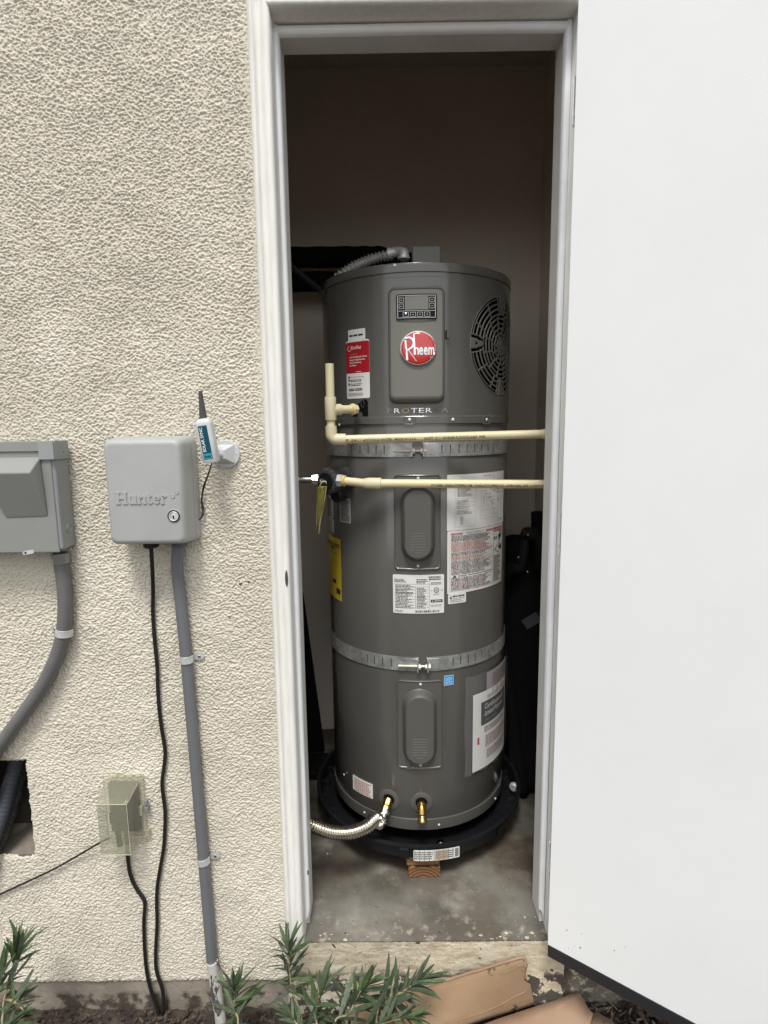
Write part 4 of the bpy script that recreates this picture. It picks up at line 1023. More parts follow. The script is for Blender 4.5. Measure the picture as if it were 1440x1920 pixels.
def lower_pipe():
    Yp = 1.520
    T = thing('discharge_pipe', 'lower straight cream plastic pipe running right from the black valve', 'pipe', UY(640, 902, Yp), 'cream plastic pipes in front of the heater')
    a = UY(640, 901, 1.545); b = UY(684, 906, 1.528); c = UY(715, 906.5, Yp); d = UY(1100, 908.5, 1.505)
    dn = (b - a).normalized()
    m = MB(); m.lathe([(.0135, 0), (.0175, .002), (.0175, .013), (.0150, .016)], a - dn * .012, dn, 6, 0); m.lathe([(.0125, 0), (.0150, .002), (.0150, .008), (.0120, .009)], a + dn * .003, dn, 18, 1); m.build('union_nut', [M_paper2, M_glue], T)
    m = MB(); m.cyl(a, b, .0112, 20); m.build('stub', M_cpvc, T)
    m = MB(); dc = (c - b).normalized(); m.lathe([(.0122, -.004), (.0150, .010), (.0152, (c - b).length - .002), (.0146, (c - b).length)], b, dc, 20); m.build('coupling', M_cpvc2, T)
    m = MB(); m.cyl(c - dc * .01, d, .0115, 22); m.build('long_run', M_cpvc, T)
    pipe_print(c, d, .0115, .245, .80, 'FT 0 0000  CHARLOTTEPIPE.COM  CHARLOTTE PIPE® FGG  ASTM D2846  SDR 11 CPVC 4120', T, .0062)
lower_pipe()

# ---- black valve, nut and hose stub, yellow tag
def valve():
    ca = UY(611, 903, 1.560); cb = UY(645, 897, 1.622); d = (cb - ca).normalized()
    T = thing('relief_valve', 'black foam wrapped valve on the left side of the heater', 'valve', ca)
    m = MB(); L_ = (cb - ca).length; m.lathe([(.026, .000), (.034, .001), (.0360, .004), (.0365, .012), (.0358, .030), (.0368, L_ - .002), (.035, L_), (.03, L_ + .001)], ca, d, 36); m.build('foam_sleeve', M_foam, T, smooth=50)
    m = MB(); e = UY(634, 920, 1.585); m.lathe([(.016, 0), (.020, .004), (.020, .030), (.014, .036)], e - d * .014 + Vector((0, 0, -.012)), d, 20); m.cyl(ca - d * .004, ca + d * .004, .024, 20); m.build('valve_body', M_blk, T)
    q = ca - d * .002
    m = MB(); nd = Vector((-1, -.06, 0)).normalized(); n0 = UY(597, 899, 1.585); m.lathe([(.0105, 0), (.0145, .001), (.0145, .017), (.0125, .019)], n0, nd, 6); m.cyl(q, n0, .010, 14); m.build('hex_nut', M_chrome, T, smooth=20)
    m = MB(); s = n0 + nd * .018; corrugated(m, [s + nd * .024, s + nd * .30], .0085, .0112, .0062, 14); m.cyl(s, s + nd * .026, .0088, 16); m.build('ribbed_hose', M_steel, T, smooth=60)
    # tag: a soft, slightly curled strip
    g = thing('warning_tag', 'yellow plastic tag hanging from the black valve', 'tag', UY(610, 915, 1.570))
    rows = 26; m = MB(); wL = [(609, 905), (602, 940), (598, 965), (596, 985), (600, 1000)]; wR = [(614, 913), (611, 945), (607, 972), (602, 992), (601, 1001)]
    Lp = smoothpath([UY(595, 912, 1.545), UY(595, 935, 1.545), UY(594, 962, 1.545), UY(594, 985, 1.545), UY(596.5, 1000, 1.552)], 6); Rp = smoothpath([UY(612, 911, 1.548), UY(609, 935, 1.546), UY(604, 960, 1.548), UY(600, 982, 1.546), UY(597.5, 1001, 1.545)], 6)
    k = 5; vs = []
    for A, B in zip(Lp, Rp):
        for i in range(k + 1):
            t = i / k; p = A.lerp(B, t); vs.append((p.x, p.y - .004 * math.sin(PI * t) + .0015 * math.sin(t * 9 + p.z * 60), p.z))
    n = len(Lp); m.add(vs, [(j * (k + 1) + i, j * (k + 1) + i + 1, (j + 1) * (k + 1) + i + 1, (j + 1) * (k + 1) + i) for j in range(n - 1) for i in range(k)])
    o = m.build('tag_strip', M_tag, g, smooth=80); so_ = o.modifiers.new('s', 'SOLIDIFY'); so_.thickness = .0012
    m = MB(); m.tube(Rp, .0009, 6); m.tube(Lp, .0006, 6); m.build('tag_edge', mat('tag_edge_pale', (.50, .47, .26), .4), g)
    m = MB(); m.tube(smoothpath([UY(600, 912, 1.556), UY(603, 905, 1.553), UY(610, 903, 1.553), UY(613, 908, 1.556)], 6), .0022, 8); m.build('tie', MATS['tag_edge_pale'], g)
valve()

# ---- stainless flexible hose at the bottom
def hose():
    T = thing('flexible_hose', 'ribbed stainless hose curving from the brass fitting to the left jamb', 'hose', pA)
    m = MB(); ax = axA; s = pA + ax * .002
    d = Vector((-.30, -.62, -.50)).normalized(); e = s + ax * .006
    m.lathe([(.0115, 0), (.0115, .004), (.0142, .005), (.0142, .018), (.0122, .020), (.0130, .022), (.0148, .023), (.0148, .034), (.0120, .036)], e - d * .006, d, 8); m.build('brass_adapter', M_brass, T, smooth=25)
    f = e + d * .026; m = MB(); m.lathe([(.0150, 0), (.0160, .001), (.0160, .009), (.0130, .014), (.0110, .022), (.0105, .028)], f, d, 16); m.build('ferrule', M_chrome, T, smooth=40)
    g = f + d * .026
    pts = [g, g + d * .012, UY(706, 1534, 1.512), UY(688, 1549, 1.485), UY(660, 1560, 1.465), UY(628, 1561, 1.455), UY(600, 1553, 1.450), UY(570, 1541, 1.450), UY(520, 1525, 1.46), UY(470, 1515, 1.50)]
    m = MB(); corrugated(m, smoothpath(pts, 10), .0160, .0196, .0072, 18); m.build('ribbed_hose', M_steel, T, smooth=60)
hose()

# ---- drain pan
def pan():
    RG = .3443; cz = .1177; T = thing('drain_pan', 'round black plastic drain pan beneath the heater', 'drain pan', (HX, HY, .062))
    def rev(m, prof, n=112, mi=None): m.loft([[(HX + r * math.sin(2 * PI * j / n), HY - r * math.cos(2 * PI * j / n), z) for j in range(n)] for r, z in prof], True, True, mi)
    m = MB(); rev(m, [(.275, .063), (.322, .064), (.330, .070), (.334, cz - .012), (.336, cz - .007), (RG, cz - .008), (RG + .0008, cz - .004), (RG, cz), (.338, cz + .0008), (.332, cz - .002), (.3245, .074), (.316, .070), (.02, .070)])
    m.build('tray', M_pan, T, smooth=40)
    for i in range(26):
        m = MB(); a = 2 * PI * (i + .3) / 26; ca, sa = math.cos(a), math.sin(a)
        def P(r, t, z): return (HX + r * sa + t * ca, HY - r * ca + t * sa, z)
        m.loft([[P(.30, -.007, .068), P(.3275, -.007, .068), P(.3275, .007, .068), P(.30, .007, .068)], [P(.303, -.005, .088), P(.331, -.005, .092), P(.331, .005, .092), P(.303, .005, .088)]])
        if i % 2: m.loft([[P(.331, -.014, .066), P(.340, -.014, .100), P(.340, .014, .100), P(.331, .014, .066)], [P(.325, -.010, .063), P(.335, -.010, .108), P(.335, .010, .108), P(.325, .010, .063)]])
        if i < 9 or i > 17: m.build('rib', M_pan, T, smooth=0, bevel=.001)
    def pw(u, v, h): th = u / .343; return (HX + (.3415 + h) * math.sin(th), HY - (.3415 + h) * math.cos(th), v)
    a = -.030; b = .105; L = Lab(pw, .0010); L.base(a, .070, b, .1035, 0, .001)
    L.lines(a + .004, .074, a + .058, .100, 4, 1, .5, 3, .1, .006); L.rect(a + .062, .072, a + .100, .1015, 2); L.lines(a + .064, .076, a + .098, .099, 3, 3, .5, 3, .1, .006); L.lines(b - .033, .074, b - .018, .100, 4, 1, .5, 3, .1, .004); L.rect(b - .014, .074, b - .003, .100, 3)
    for k in range(9): L.rect(a + .002 + k * .014, .0705, a + .002 + k * .014 + .002, .1032, 3)
    L.build('sticker', [M_paper, M_ink, mat('tan_print', (.42, .30, .20), .5), M_inkg], T)
    m = MB(); q = UZ(962, 1463, .12); m.lathe([(.012, 0), (.016, .002), (.016, .010), (.010, .014)], (q.x + .005, q.y, .098), (-.5, -.8, .1), 8); m.build('drain_fitting', M_galv2, T)
    m = MB(); c = UZ(826, 1579, .075); m.lathe([(.012, 0), (.008, .004), (.0001, .006)], c, (0, 0, 1), 12); m.build('water_drip', M_chrome, T)
pan()

# ---- wood blocks under the pan
def blocks():
    a = UZ(766, 1648, 0); b = UZ(826, 1648, 0)
    for i, (z0, z1, dx, dy, lb) in enumerate(((.0005, .0335, 0, 0, 'lower wood block with curved end grain on the concrete floor'), (.0350, .0615, -.005, .006, 'upper wood block pressed beneath the black drain pan'))):
        m = MB(); x0, x1 = a.x + dx, b.x + dx * .3; y0 = a.y + .004 + dy
        rs = random.Random(i); n = 10
        rings = []
        for k in range(2):
            rings.append([(x0, y0 + .09 * k, z0), (x1, y0 + .09 * k + .002, z0), (x1, y0 + .09 * k, z1), (x0, y0 + .09 * k + .001, z1)])
        m.loft(rings); o = m.build('wood_block', (M_wood, M_wood2)[i], smooth=0, bevel=.0018, loc=((x0 + x1) / 2, y0, z0)); tag(o, lb, 'wood block', 'wood blocks under the drain pan')
    for k in range(3):
        pass
blocks()

# ---- plastic pocket with papers on the heater's lower right
def pocket():
    u0, _ = hp(884, 1360); _, vt = hp(884, 1303); _, vb = hp(886, 1446)
    b0, _ = hp(869, 1262); _, bt = hp(873, 1260)
    T = thing('document_pocket', 'clear plastic pocket with printed papers taped to the lower right of the heater', 'document', hw(u0, vb, .01))
    th_lim = math.radians(86) * HR
    def fn(u, v, h):
        if u < th_lim: return hw(u, v, h + .006)
        p = Vector(hw(th_lim, v, h + .006)); t = Vector((math.cos(th_lim / HR), math.sin(th_lim / HR), 0)); o = Vector((1, .25, 0))
        return tuple(p + (t + o * .55) * (u - th_lim))
    L = Lab(fn, .0008); u1 = u0 + .195
    L.mb = MB()
    L.base(u0, vb, u1, vt, 0, .001)
    W, Hh = u1 - u0, vt - vb
    L.rect(u0 + W * .16, vt - Hh * .43, u0 + W * .95, vt - Hh * .13, 1)
    L.text('Certification of', u0 + W * .24, vt - Hh * .23, Hh * .095, 2, width=W * .55, shear=.2); L.text('Limited Warranty', u0 + W * .24, vt - Hh * .32, Hh * .095, 2, width=W * .55, shear=.2); L.text('Water Heater', u0 + W * .26, vt - Hh * .395, Hh * .05, 3, width=W * .30, shear=.2)
    for k, (y0, y1, n) in enumerate(((.46, .54, 4), (.58, .74, 8), (.77, .90, 6))): L.lines(u0 + W * (.24 + .03 * k), vt - Hh * y1, u0 + W * .95, vt - Hh * y0, n, 4, .5, k + 2, .2, .01)
    L.lines(u0 + W * .30, vt - Hh * .11, u0 + W * .95, vt - Hh * .06, 2, 4, .4, 2, .1, .01)
    L.rect(u0 + W * .09, vt - Hh * .66, u0 + W * .13, vt - Hh * .57, 5)
    L.build('warranty_paper', [M_paper, mat('dark_green_black', (.03, .033, .03), .5), M_inkw, M_inkg, mat('ink_maroon', (.18, .05, .06), .5), M_inkr], T)
    # second sheet behind, in the shade above
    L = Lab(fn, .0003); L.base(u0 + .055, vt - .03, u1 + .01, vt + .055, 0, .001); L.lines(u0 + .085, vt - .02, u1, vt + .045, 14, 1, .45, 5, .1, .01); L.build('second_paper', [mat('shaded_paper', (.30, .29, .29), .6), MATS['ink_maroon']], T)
    m = MB(); n, k = 26, 14; ua_, ub_ = b0, u1 + .055; vs = []
    for j in range(k + 1):
        for i in range(n + 1):
            u = ua_ + (ub_ - ua_) * i / n; s = j / k; v = (vb - .002) + (vt + .064 - vb) * s - .02 * (i / n) * (1 - s) * 0
            p = Vector(fn(u, v, .004 + .003 * math.sin(i * 1.1 + j * .7))); vs.append(p)
    m.add(vs, [(j * (n + 1) + i, j * (n + 1) + i + 1, (j + 1) * (n + 1) + i + 1, (j + 1) * (n + 1) + i) for j in range(k) for i in range(n)])
    m.build('plastic_sleeve', M_bag, T, smooth=80)
pocket()

# ---- dark things standing behind in the closet
def back_things():
    # leaning black panel at lower left
    Yp = 2.12
    t0 = UY(563, 1120, Yp); bR = UY(608, 1405, Yp); 
    x1 = t0.x + (bR.x - t0.x) * (t0.z - .03) / max(.01, t0.z - bR.z); 
    m = MB(); pts = [(-.52, .03), (x1, .03), (t0.x, t0.z), (t0.x - .02, t0.z + .03), (-.52, t0.z + .03)]
    m.loft([[(x, Yp + .10 * z, z) for x, z in pts], [(x, Yp + .012 + .10 * z, z) for x, z in pts]]); o = m.build('black_board', M_blk2, smooth=0, bevel=.002, loc=(-.4, Yp, .03)); tag(o, 'black board leaning in the dark corner left of the heater', 'board')
    # grey floor tub edge line left
    m = MB(); q = UY(585, 1450, 1.98); m.box(-.58, -.22, 1.98, 2.10, .0005, q.z); m.box(-.585, -.215, 1.972, 2.108, q.z + .0005, q.z + .006); o = m.build('storage_bin', M_blk, smooth=0, bevel=.003, loc=(-.4, 2.04, 0)); tag(o, 'low black bin with a raised lip behind the left jamb', 'bin')
    # bag with straps and tubes in the right corner
    T = thing('golf_bag', 'black bag with tubes and straps standing in the right back corner', 'bag', (.50, 2.05, 0))
    m = MB(); rs = random.Random(9); rings = []
    prof = [(.0, .10, .085), (.05, .115, .10), (.25, .12, .10), (.45, .118, .10), (.60, .112, .095), (.72, .100, .085), (.82, .075, .07), (.90, .05, .05)]
    for z, rx, ry in prof:
        rings.append([(.485 + rx * math.cos(a) * (1 + .08 * math.sin(3 * a + z * 9)), 2.05 + ry * math.sin(a), .001 + z) for a in [2 * PI * j / 24 for j in range(24)]])
    m.loft(rings); m.build('body', M_blk2, T, smooth=60)
    m = MB(); a = UY(1010, 960, 1.98); m.tube([(a.x + .01, 1.98, .80), (a.x, 1.98, a.z)], [.030, .026], 16); m.build('tall_tube', M_blk2, T)
    m = MB(); a = UY(985, 1000, 1.95); c = UY(1003, 1003, 1.96); m.tube(smoothpath([a + Vector((-.012, 0, .004)), a, c, UY(1012, 1030, 1.97)], 6), [.018] * 6 + [.022] * 6 + [.018] * 7, 14); m.tube(smoothpath([a + Vector((0, .01, -.02)), UY(980, 1040, 1.95), UY(972, 1065, 1.95), UY(957, 1065, 1.93)], 6), .018, 10); m.build('handle', M_blk, T)
    for (px, py) in ((990, 1003), (989, 1072), (972, 1045)): m = MB(); m.lathe([(.003, 0), (.0001, .003)], UY(px, py, 1.925), (0, -1, 0), 8); m.build('buckle', M_galv2, T)
    g = UY(997, 1164, 1.72); m = MB(); w_, h_ = .026, .017; an = math.radians(32); ex = Vector((math.cos(an), 0, math.sin(an))); ez = Vector((-math.sin(an), 0, math.cos(an)))
    m.loft([[g + ex * x + ez * z + Vector((0, y, 0)) for x, z in ((-w_, -h_), (w_, -h_), (w_, h_), (-w_, h_))] for y in (0, .002)]); o = m.build('grey_tag', M_gcard, smooth=0, loc=g); tag(o, 'tilted grey card tag in the dark gap at right of the heater', 'tag')
    # a cord it hangs by
    # black draped sheet filling the lower right gap
    m = MB(); n, k = 16, 30; vs = []
    for j in range(k + 1):
        for i in range(n + 1):
            z = .005 + .90 * j / k; x = .395 + .20 * i / n + .03 * (1 - j / k); y = 2.06 - .20 * (1 - j / k) + .014 * math.sin(i * 1.3 + j * .25) + .05 * (i / n)
            vs.append((min(x, RW - .004), y, z))
    m.add(vs, [(j * (n + 1) + i, j * (n + 1) + i + 1, (j + 1) * (n + 1) + i + 1, (j + 1) * (n + 1) + i) for j in range(k) for i in range(n)])
    o = m.build('plastic_sheet', M_blk2, smooth=80, loc=(.48, 2.0, 0)); s_ = o.modifiers.new('s', 'SOLIDIFY'); s_.thickness = .003; tag(o, 'dark sheet draped down the gap to the right of the heater', 'sheet')
back_things()
# pebble-like crumbs on the slab
m = MB(); rs = random.Random(2)
for px, py, r in ((614, 1601, .0028), (1004, 1720, .002), (984, 1720, .0028), (620, 1600, .0012), (596, 1466, .006)):
    p = UZ(px, py, 0); m.lathe([(r, 0), (r * .8, r * .6), (.0001, r * .8)], p, (0, 0, 1), 7)
for i in range(70):
    x, y = rs.uniform(-.2, .38), rs.triangular(1.31, 1.6, 1.32); r = rs.uniform(.0004, .0013); m.lathe([(r, 0), (.0001, r * .8)], (x, y, 0), (0, 0, 1), 5)
o = m.build('floor_crumbs', mat('crumb', (.50, .45, .36), .9), smooth=0); tag(o, 'pale crumbs scattered on the closet slab', 'debris', kind='stuff')

# ================================================================== ON THE STUCCO WALL
def ypl(x, z, y): return Vector((x, y, z))
def elec_box():
    D = .066; xr = UY(136, 930, Y0).x + .006; zt = UY(128, 826, Y0).z; zb = UY(120, 1036, Y0 - D).z; yf = Y0 - D; xl = xr - .30
    T = thing('electrical_box', 'grey metal electrical box with a sloped hood at the left edge', 'electrical box', (xr - .15, Y0, zb))
    m = MB(); m.box(xl, xr - .004, yf + .004, Y0 - .004, zb + .004, zt - .002); m.build('enclosure', M_boxsky, T, smooth=0, bevel=.006, bseg=3)
    m = MB(); m.box(xl - .001, xr - .010, yf, yf + .006, zb, zt - .020); m.build('front_cover', M_box, T, smooth=0, bevel=.0025)
    m = MB(); m.box(xl - .002, xr - .020, yf - .0035, yf + .03, zt - .0215, zt + .0008); m.build('rain_lip', M_box, T, smooth=0, bevel=.0015)
    # corner cap wraps round the corner
    zc = UY(100, 862, yf).z
    m = MB(); m.box(xr - .032, xr + .0008, yf - .0052, yf - .0010, zc, zt + .0015); m.box(xr - .0032, xr + .0018, yf - .0009, Y0 - .012, zc, zt + .0015); m.build('corner_cap', M_boxsky, T, smooth=0, bevel=.0015)
    m = MB(); m.lathe([(.0016, 0), (.0001, .0012)], UY(119, 847, yf - .0055), (0, -1, 0), 8); m.build('rivet_hole', M_speck, T)
    # hood: wedge that stands out at the top and dies into the cover below
    a = UY(76, 856, yf); bL = UY(10, 972, yf - .002); bR = UY(90, 969, yf - .002); k = UY(55, 886, yf - .040); k2 = UY(2, 886, yf - .040); x0 = xl + .03
    tl = (x0, yf, a.z); tr = (a.x, yf, a.z)
    m = MB(); Dp = yf - .040
    A = Vector((bL.x - .03, yf - .001, a.z)); B = Vector((a.x, yf - .001, a.z)); C_ = Vector((bR.x, yf - .001, bR.z)); Dv = Vector((bL.x, yf - .001, bL.z))
    E1 = Vector((bL.x - .012, Dp, k.z)); F1 = Vector((k.x, Dp, k.z))
    B2 = B + Vector((0, -.004, -.001)); 
    m.add([A, B, C_, Dv, E1, F1], [(0, 1, 5, 4), (1, 2, 5), (4, 5, 2, 3), (0, 4, 3), (0, 3, 2, 1)]); m.build('hood', M_box, T, smooth=0, bevel=.0035, bseg=4)
    m = MB(); c = UY(131, 990, Y0 - .03); m.lathe([(.0105, -.001), (.0105, .0010), (.0095, .0014), (.0088, .0006), (.0085, .0002)], (xr - .0035, Y0 - .030, c.z), (1, 0, 0), 24); m.build('knockout', M_boxsky, T, smooth=40)
    p = UY(52, 1036, yf - .002); m = MB()
    def fn(u, v, h): return (p.x + u, yf + .002 - h, p.z + v)
    rings_loft(m, [(0, 0, .026, .009, .0044, 0), (0, 0, .026, .009, .0044, .0022)], fn, 0); m.lathe([(.0024, 0), (.0020, .0003)], (p.x - .006, yf - .0004, p.z), (0, -1, 0), 12, 1)
    for i in range(len(m.v)): x, y, z = m.v[i]; m.v[i] = (x, y, z + (x - p.x) * .18)
    m.build('latch_tab', [M_galv2, M_dark], T)
    return xr, zb
exr, ezb = elec_box()
def strapclip(name, lab_, p, d, r, side, parent_grp):
    """one-hole conduit strap round a pipe of radius r whose axis passes p with direction d (in the wall plane)"""
    T = thing(name, lab_, 'pipe clip', p, parent_grp)
    d = Vector(d).normalized(); s = d.cross(Vector((0, 1, 0))).normalized(); s = s if s.x * side > 0 else -s
    hw_ = .0085; m = MB(); rings = []
    n = 14
    for i in range(n + 1):
        a = -PI * .05 + PI * 1.05 * i / n      # from wall on one side over the front to the other
        o = s * -math.cos(a) * (r + .0008) + Vector((0, -1, 0)) * math.sin(a) * (r + .0008); o2 = s * -math.cos(a) * (r + .0026) + Vector((0, -1, 0)) * math.sin(a) * (r + .0026)
        rings.append([p + o - d * hw_, p + o + d * hw_, p + o2 + d * hw_, p + o2 - d * hw_])
    m.loft(rings); m.build('saddle', M_galv2, T, smooth=40, bevel=.0004)
    m = MB(); w0 = Vector((p.x, Y0 - .005, p.z))
    def fn(u, v, h): q = w0 + s * (r + u) + d * v; return (q.x, q.y - h, q.z)
    rings_loft(m, [(.0105, 0, .026, .0165, .007, 0), (.0105, 0, .026, .0165, .007, .0020)], fn); m.build('ear', M_galv2, T, smooth=40)
    m = MB(); q = w0 + s * (r + .013); m.lathe([(.0036, .002), (.0034, .0036), (.0015, .0042), (.0001, .0042)], q, (0, -1, 0), 10); m.build('screw', M_chrome, T)
    return T
def left_conduit():
    r = .0165; yc = Y0 - .004 - r
    T = thing('flexible_conduit', 'grey ribbed flexible conduit curving down left from the electrical box', 'conduit', UY(113, 1045, yc))
    pts = [UY(113, 1036, yc), UY(115, 1055, yc), UY(120, 1090, yc), UY(122.5, 1130, yc), UY(121, 1170, yc), UY(115, 1205, yc), UY(101, 1245, yc), UY(78, 1290, yc), UY(50, 1330, yc), UY(22, 1368, yc), UY(-8, 1410, yc), UY(-30, 1460, yc), UY(-40, 1520, yc)]
    m = MB(); P = resample(smoothpath(pts, 12), .0012); m.tube(P, [r - (.0005 if i % 5 == 0 else 0) for i in range(len(P))], 20); m.build('sheath', M_lt, T, smooth=60)
    m = MB(); m.lathe([(.0150, 0), (.0195, .001), (.0195, .010), (.0185, .012), (.0175, .022), (.0170, .024)], UY(113, 1037, yc), (.1, 0, -1), 24); m.build('connector', mat('connector_grey', (.25, .25, .25), .4, metal=.3), T, smooth=30)
    strapclip('conduit_strap', 'steel clip with its ear on the left holding the curved conduit', UY(121, 1185, yc), (.12, 0, 1), r, -1, 'steel clips holding conduits to the stucco')
left_conduit()
def controller():
    D = .092; yf = Y0 - D
    a = UY(195, 824, yf); b = UY(357.5, 1022, yf); W = .171; x0 = a.x - .010; x1 = x0 + W; z1 = a.z + .001; z0 = UY(290, 1023, yf).z
    cx, cz, Hh = (x0 + x1) / 2, (z0 + z1) / 2, z1 - z0
    T = thing('irrigation_controller', 'light grey plastic box with a round lock and raised Hunter lettering', 'controller', (cx, Y0, z0))
    fn = lambda u, v, h: (u, yf - h, v)
    m = MB(); rings_loft(m, [(cx, cz, W + .004, Hh + .008, .016, -D + .003), (cx, cz, W + .004, Hh + .008, .016, -D + .030), (cx, cz, W + .001, Hh + .005, .015, -D + .034), (cx, cz, W - .006, Hh - .002, .014, -D + .036)], fn); m.build('back_box', M_hunt, T, smooth=35)
    m = MB(); rings_loft(m, [(cx, cz, W + .002, Hh + .005, .017, -D + .0385), (cx, cz, W + .002, Hh + .005, .017, -D + .046), (cx, cz, W - .001, Hh + .002, .016, -D + .050), (cx, cz, W - .004, Hh - .001, .015, -.022), (cx, cz, W - .009, Hh - .005, .014, -.008), (cx, cz, W - .016, Hh - .012, .013, -.002), (cx, cz, W - .024, Hh - .020, .011, -.0003), (cx, cz, W - .030, Hh - .026, .009, 0)], fn)
    c = m.build('front_cover', M_hunt, T, smooth=60)
    m = MB(); q = UY(218, 943, yf); e = UY(329, 943, yf); w_ = e.x - q.x
    hh = .0262; xh = .0185; st = .0052; base = q.z - .003
    def bar(x0, x1, z0, z1): m.box(x0, x1, yf - .0021, yf - .0001, base + z0, base + z1)
    def arc(cx_, cz_, ro, ri, a0, a1, sx=1.0):
        n = 12; rings = []
        for k in range(n + 1):
            t = a0 + (a1 - a0) * k / n; c_, s_ = math.cos(t) * sx, math.sin(t)
            rings.append([(cx_ + ro * c_, yf - .0001, base + cz_ + ro * s_), (cx_ + ri * c_, yf - .0001, base + cz_ + ri * s_), (cx_ + ri * c_, yf - .0021, base + cz_ + ri * s_), (cx_ + ro * c_, yf - .0021, base + cz_ + ro * s_)])
        m.loft(rings)
    X = q.x
    for dx in (0, .0150): bar(X + dx + .0022, X + dx + .0022 + st, .0032, hh - .0032); bar(X + dx, X + dx + .0100, 0, .0031); bar(X + dx, X + dx + .0100, hh - .0031, hh)
    bar(X + .0075, X + .0171, hh * .42, hh * .42 + .0048)
    X += .0255
    bar(X + .0012, X + .0012 + st, .0055, xh); bar(X - .0008, X + .0011, xh - .003, xh); bar(X + .0125, X + .0125 + st, .0031, xh); bar(X + .0125, X + .0190, 0, .0030); bar(X + .0105, X + .0124, xh - .003, xh); arc(X + .0078, .0055, .0058, .0018, PI, 2 * PI)
    X += .0200
    bar(X + .0012, X + .0012 + st, .0031, xh); bar(X - .0002, X + .0075, 0, .0030); bar(X + .0125, X + .0125 + st, .0031, xh - .0055); bar(X + .0115, X + .0190, 0, .0030); arc(X + .0112, xh - .0058, .0058, .0018, 0, PI)
    X += .0200
    bar(X + .0012, X + .0012 + st, .0045, xh + .004); bar(X - .0008, X + .0011, xh - .003, xh); bar(X + .0065, X + .0110, xh - .003, xh); arc(X + .0070, .0048, .0050, .0012, PI, 2 * PI * .95)
    X += .0125
    arc(X + .0085, xh / 2, xh / 2, xh / 2 - .0046, .2, 2 * PI - .65, .86); bar(X + .0046, X + .0148, xh * .44, xh * .44 + .0030)
    X += .0172
    bar(X + .0012, X + .0012 + st, .0031, xh); bar(X - .0002, X + .0080, 0, .0030); bar(X - .0002, X + .0011, xh - .003, xh); arc(X + .0090, xh - .0052, .0052, .0014, .5, PI * .95)
    o_ = UY(325, 925, yf)
    for (x_, z_, r_) in ((q.x + w_ * .965, q.z + .0125, .0042), (q.x + w_ * 1.035, q.z + .0205, .0036)):
        m.lathe([(r_, -.0002), (r_, .0014), (r_ - .0006, .0017), (r_ - .001, .0012), (.0001, .0011)], (x_, yf, z_), (0, -1, 0), 20)
    m.build('raised_lettering', M_hunt, c, smooth=30)
    l = UY(326, 968, yf); m = MB()
    m.lathe([(.0150, -.0001), (.0150, .0003), (.0138, .0010), (.0132, .0002), (.0131, -.003)], (l.x, yf, l.z), (0, -1, 0), 32, 0); m.lathe([(.0131, -.0002), (.0131, .0004), (.0108, .0005)], (l.x, yf, l.z), (0, -1, 0), 32, 1)
    m.lathe([(.0105, -.002), (.0105, .0022), (.0096, .0032), (.0084, .0028), (.0080, .0016), (.0068, .0018), (.0001, .0019)], (l.x, yf, l.z), (0, -1, 0), 28, 2); m.lathe([(.0022, .0019), (.0018, .0021)], (l.x - .0005, yf, l.z), (0, -1, 0), 12, 1); m.box(l.x - .0012, l.x + .0012, yf - .0023, yf - .0018, l.z - .0055, l.z + .001, 1)
    m.build('lock', [M_hunt, M_blk, M_galv2], c, smooth=35)
    m = MB(); g = UY(282, 1030, Y0 - .05); m.lathe([(.0165, .0), (.0165, .010), (.0135, .013), (.0090, .0135)], (g.x, Y0 - .045, z0 - .001), (0, 0, -1), 24); m.build('cable_gland', M_blk, T)
    m = MB(); g2 = UY(336, 1030, Y0 - .03); m.lathe([(.0172, .0), (.0172, .012), (.0160, .014)], (g2.x, Y0 - .028, z0 - .001), (0, 0, -1), 24); m.build('conduit_hub', mat('hub_grey', (.09, .10, .11), .5), T)
    return g, g2, z0
g1, g2, cz0 = controller()
def right_conduit():
    r = .0135; yc = Y0 - .004 - r
    top = Vector((g2.x, Y0 - .028, cz0 - .005))
    pts = [top, UY(332, 1060, Y0 - .024), UY(338, 1120, yc), UY(349, 1233, yc), UY(362, 1380, yc), UY(374, 1520, yc), UY(384, 1640, yc), UY(394, 1760, yc), UY(397.5, 1804, yc)]
    T = thing('rigid_conduit', 'straight blue grey plastic conduit running down from the controller', 'conduit', pts[-1])
    P = smoothpath(pts, 6); m = MB(); m.tube(P + [P[-1] + Vector((0, 0, -.004))], [r] * (len(P) - 1) + [r, r * .7], 22); m.build('pipe', M_cond, T, smooth=50)
    strapclip('conduit_strap', 'upper steel clip on the straight blue grey conduit', UY(350, 1235, yc), (-.055, 0, 1), r, 1, 'steel clips holding conduits to the stucco')
    strapclip('conduit_strap', 'lower steel clip on the straight blue grey conduit', UY(381.5, 1612, yc), (-.055, 0, 1), r, 1, 'steel clips holding conduits to the stucco')
    a = UY(398, 1803, Y0 - .022); b = UY(413, 1905, Y0 - .024); b2 = b + (b - a).normalized() * .06
    m = MB(); P = [a.lerp(b2, i / 12) for i in range(13)]; m.tube(P, [.0140 + .0004 * math.sin(i * 2.2) for i in range(13)], 18); o = m.build('pipe_stub', M_wpipe, smooth=60, loc=b2); tag(o, 'paint spattered white pipe stub rising from the soil below the conduit', 'pipe')
right_conduit()
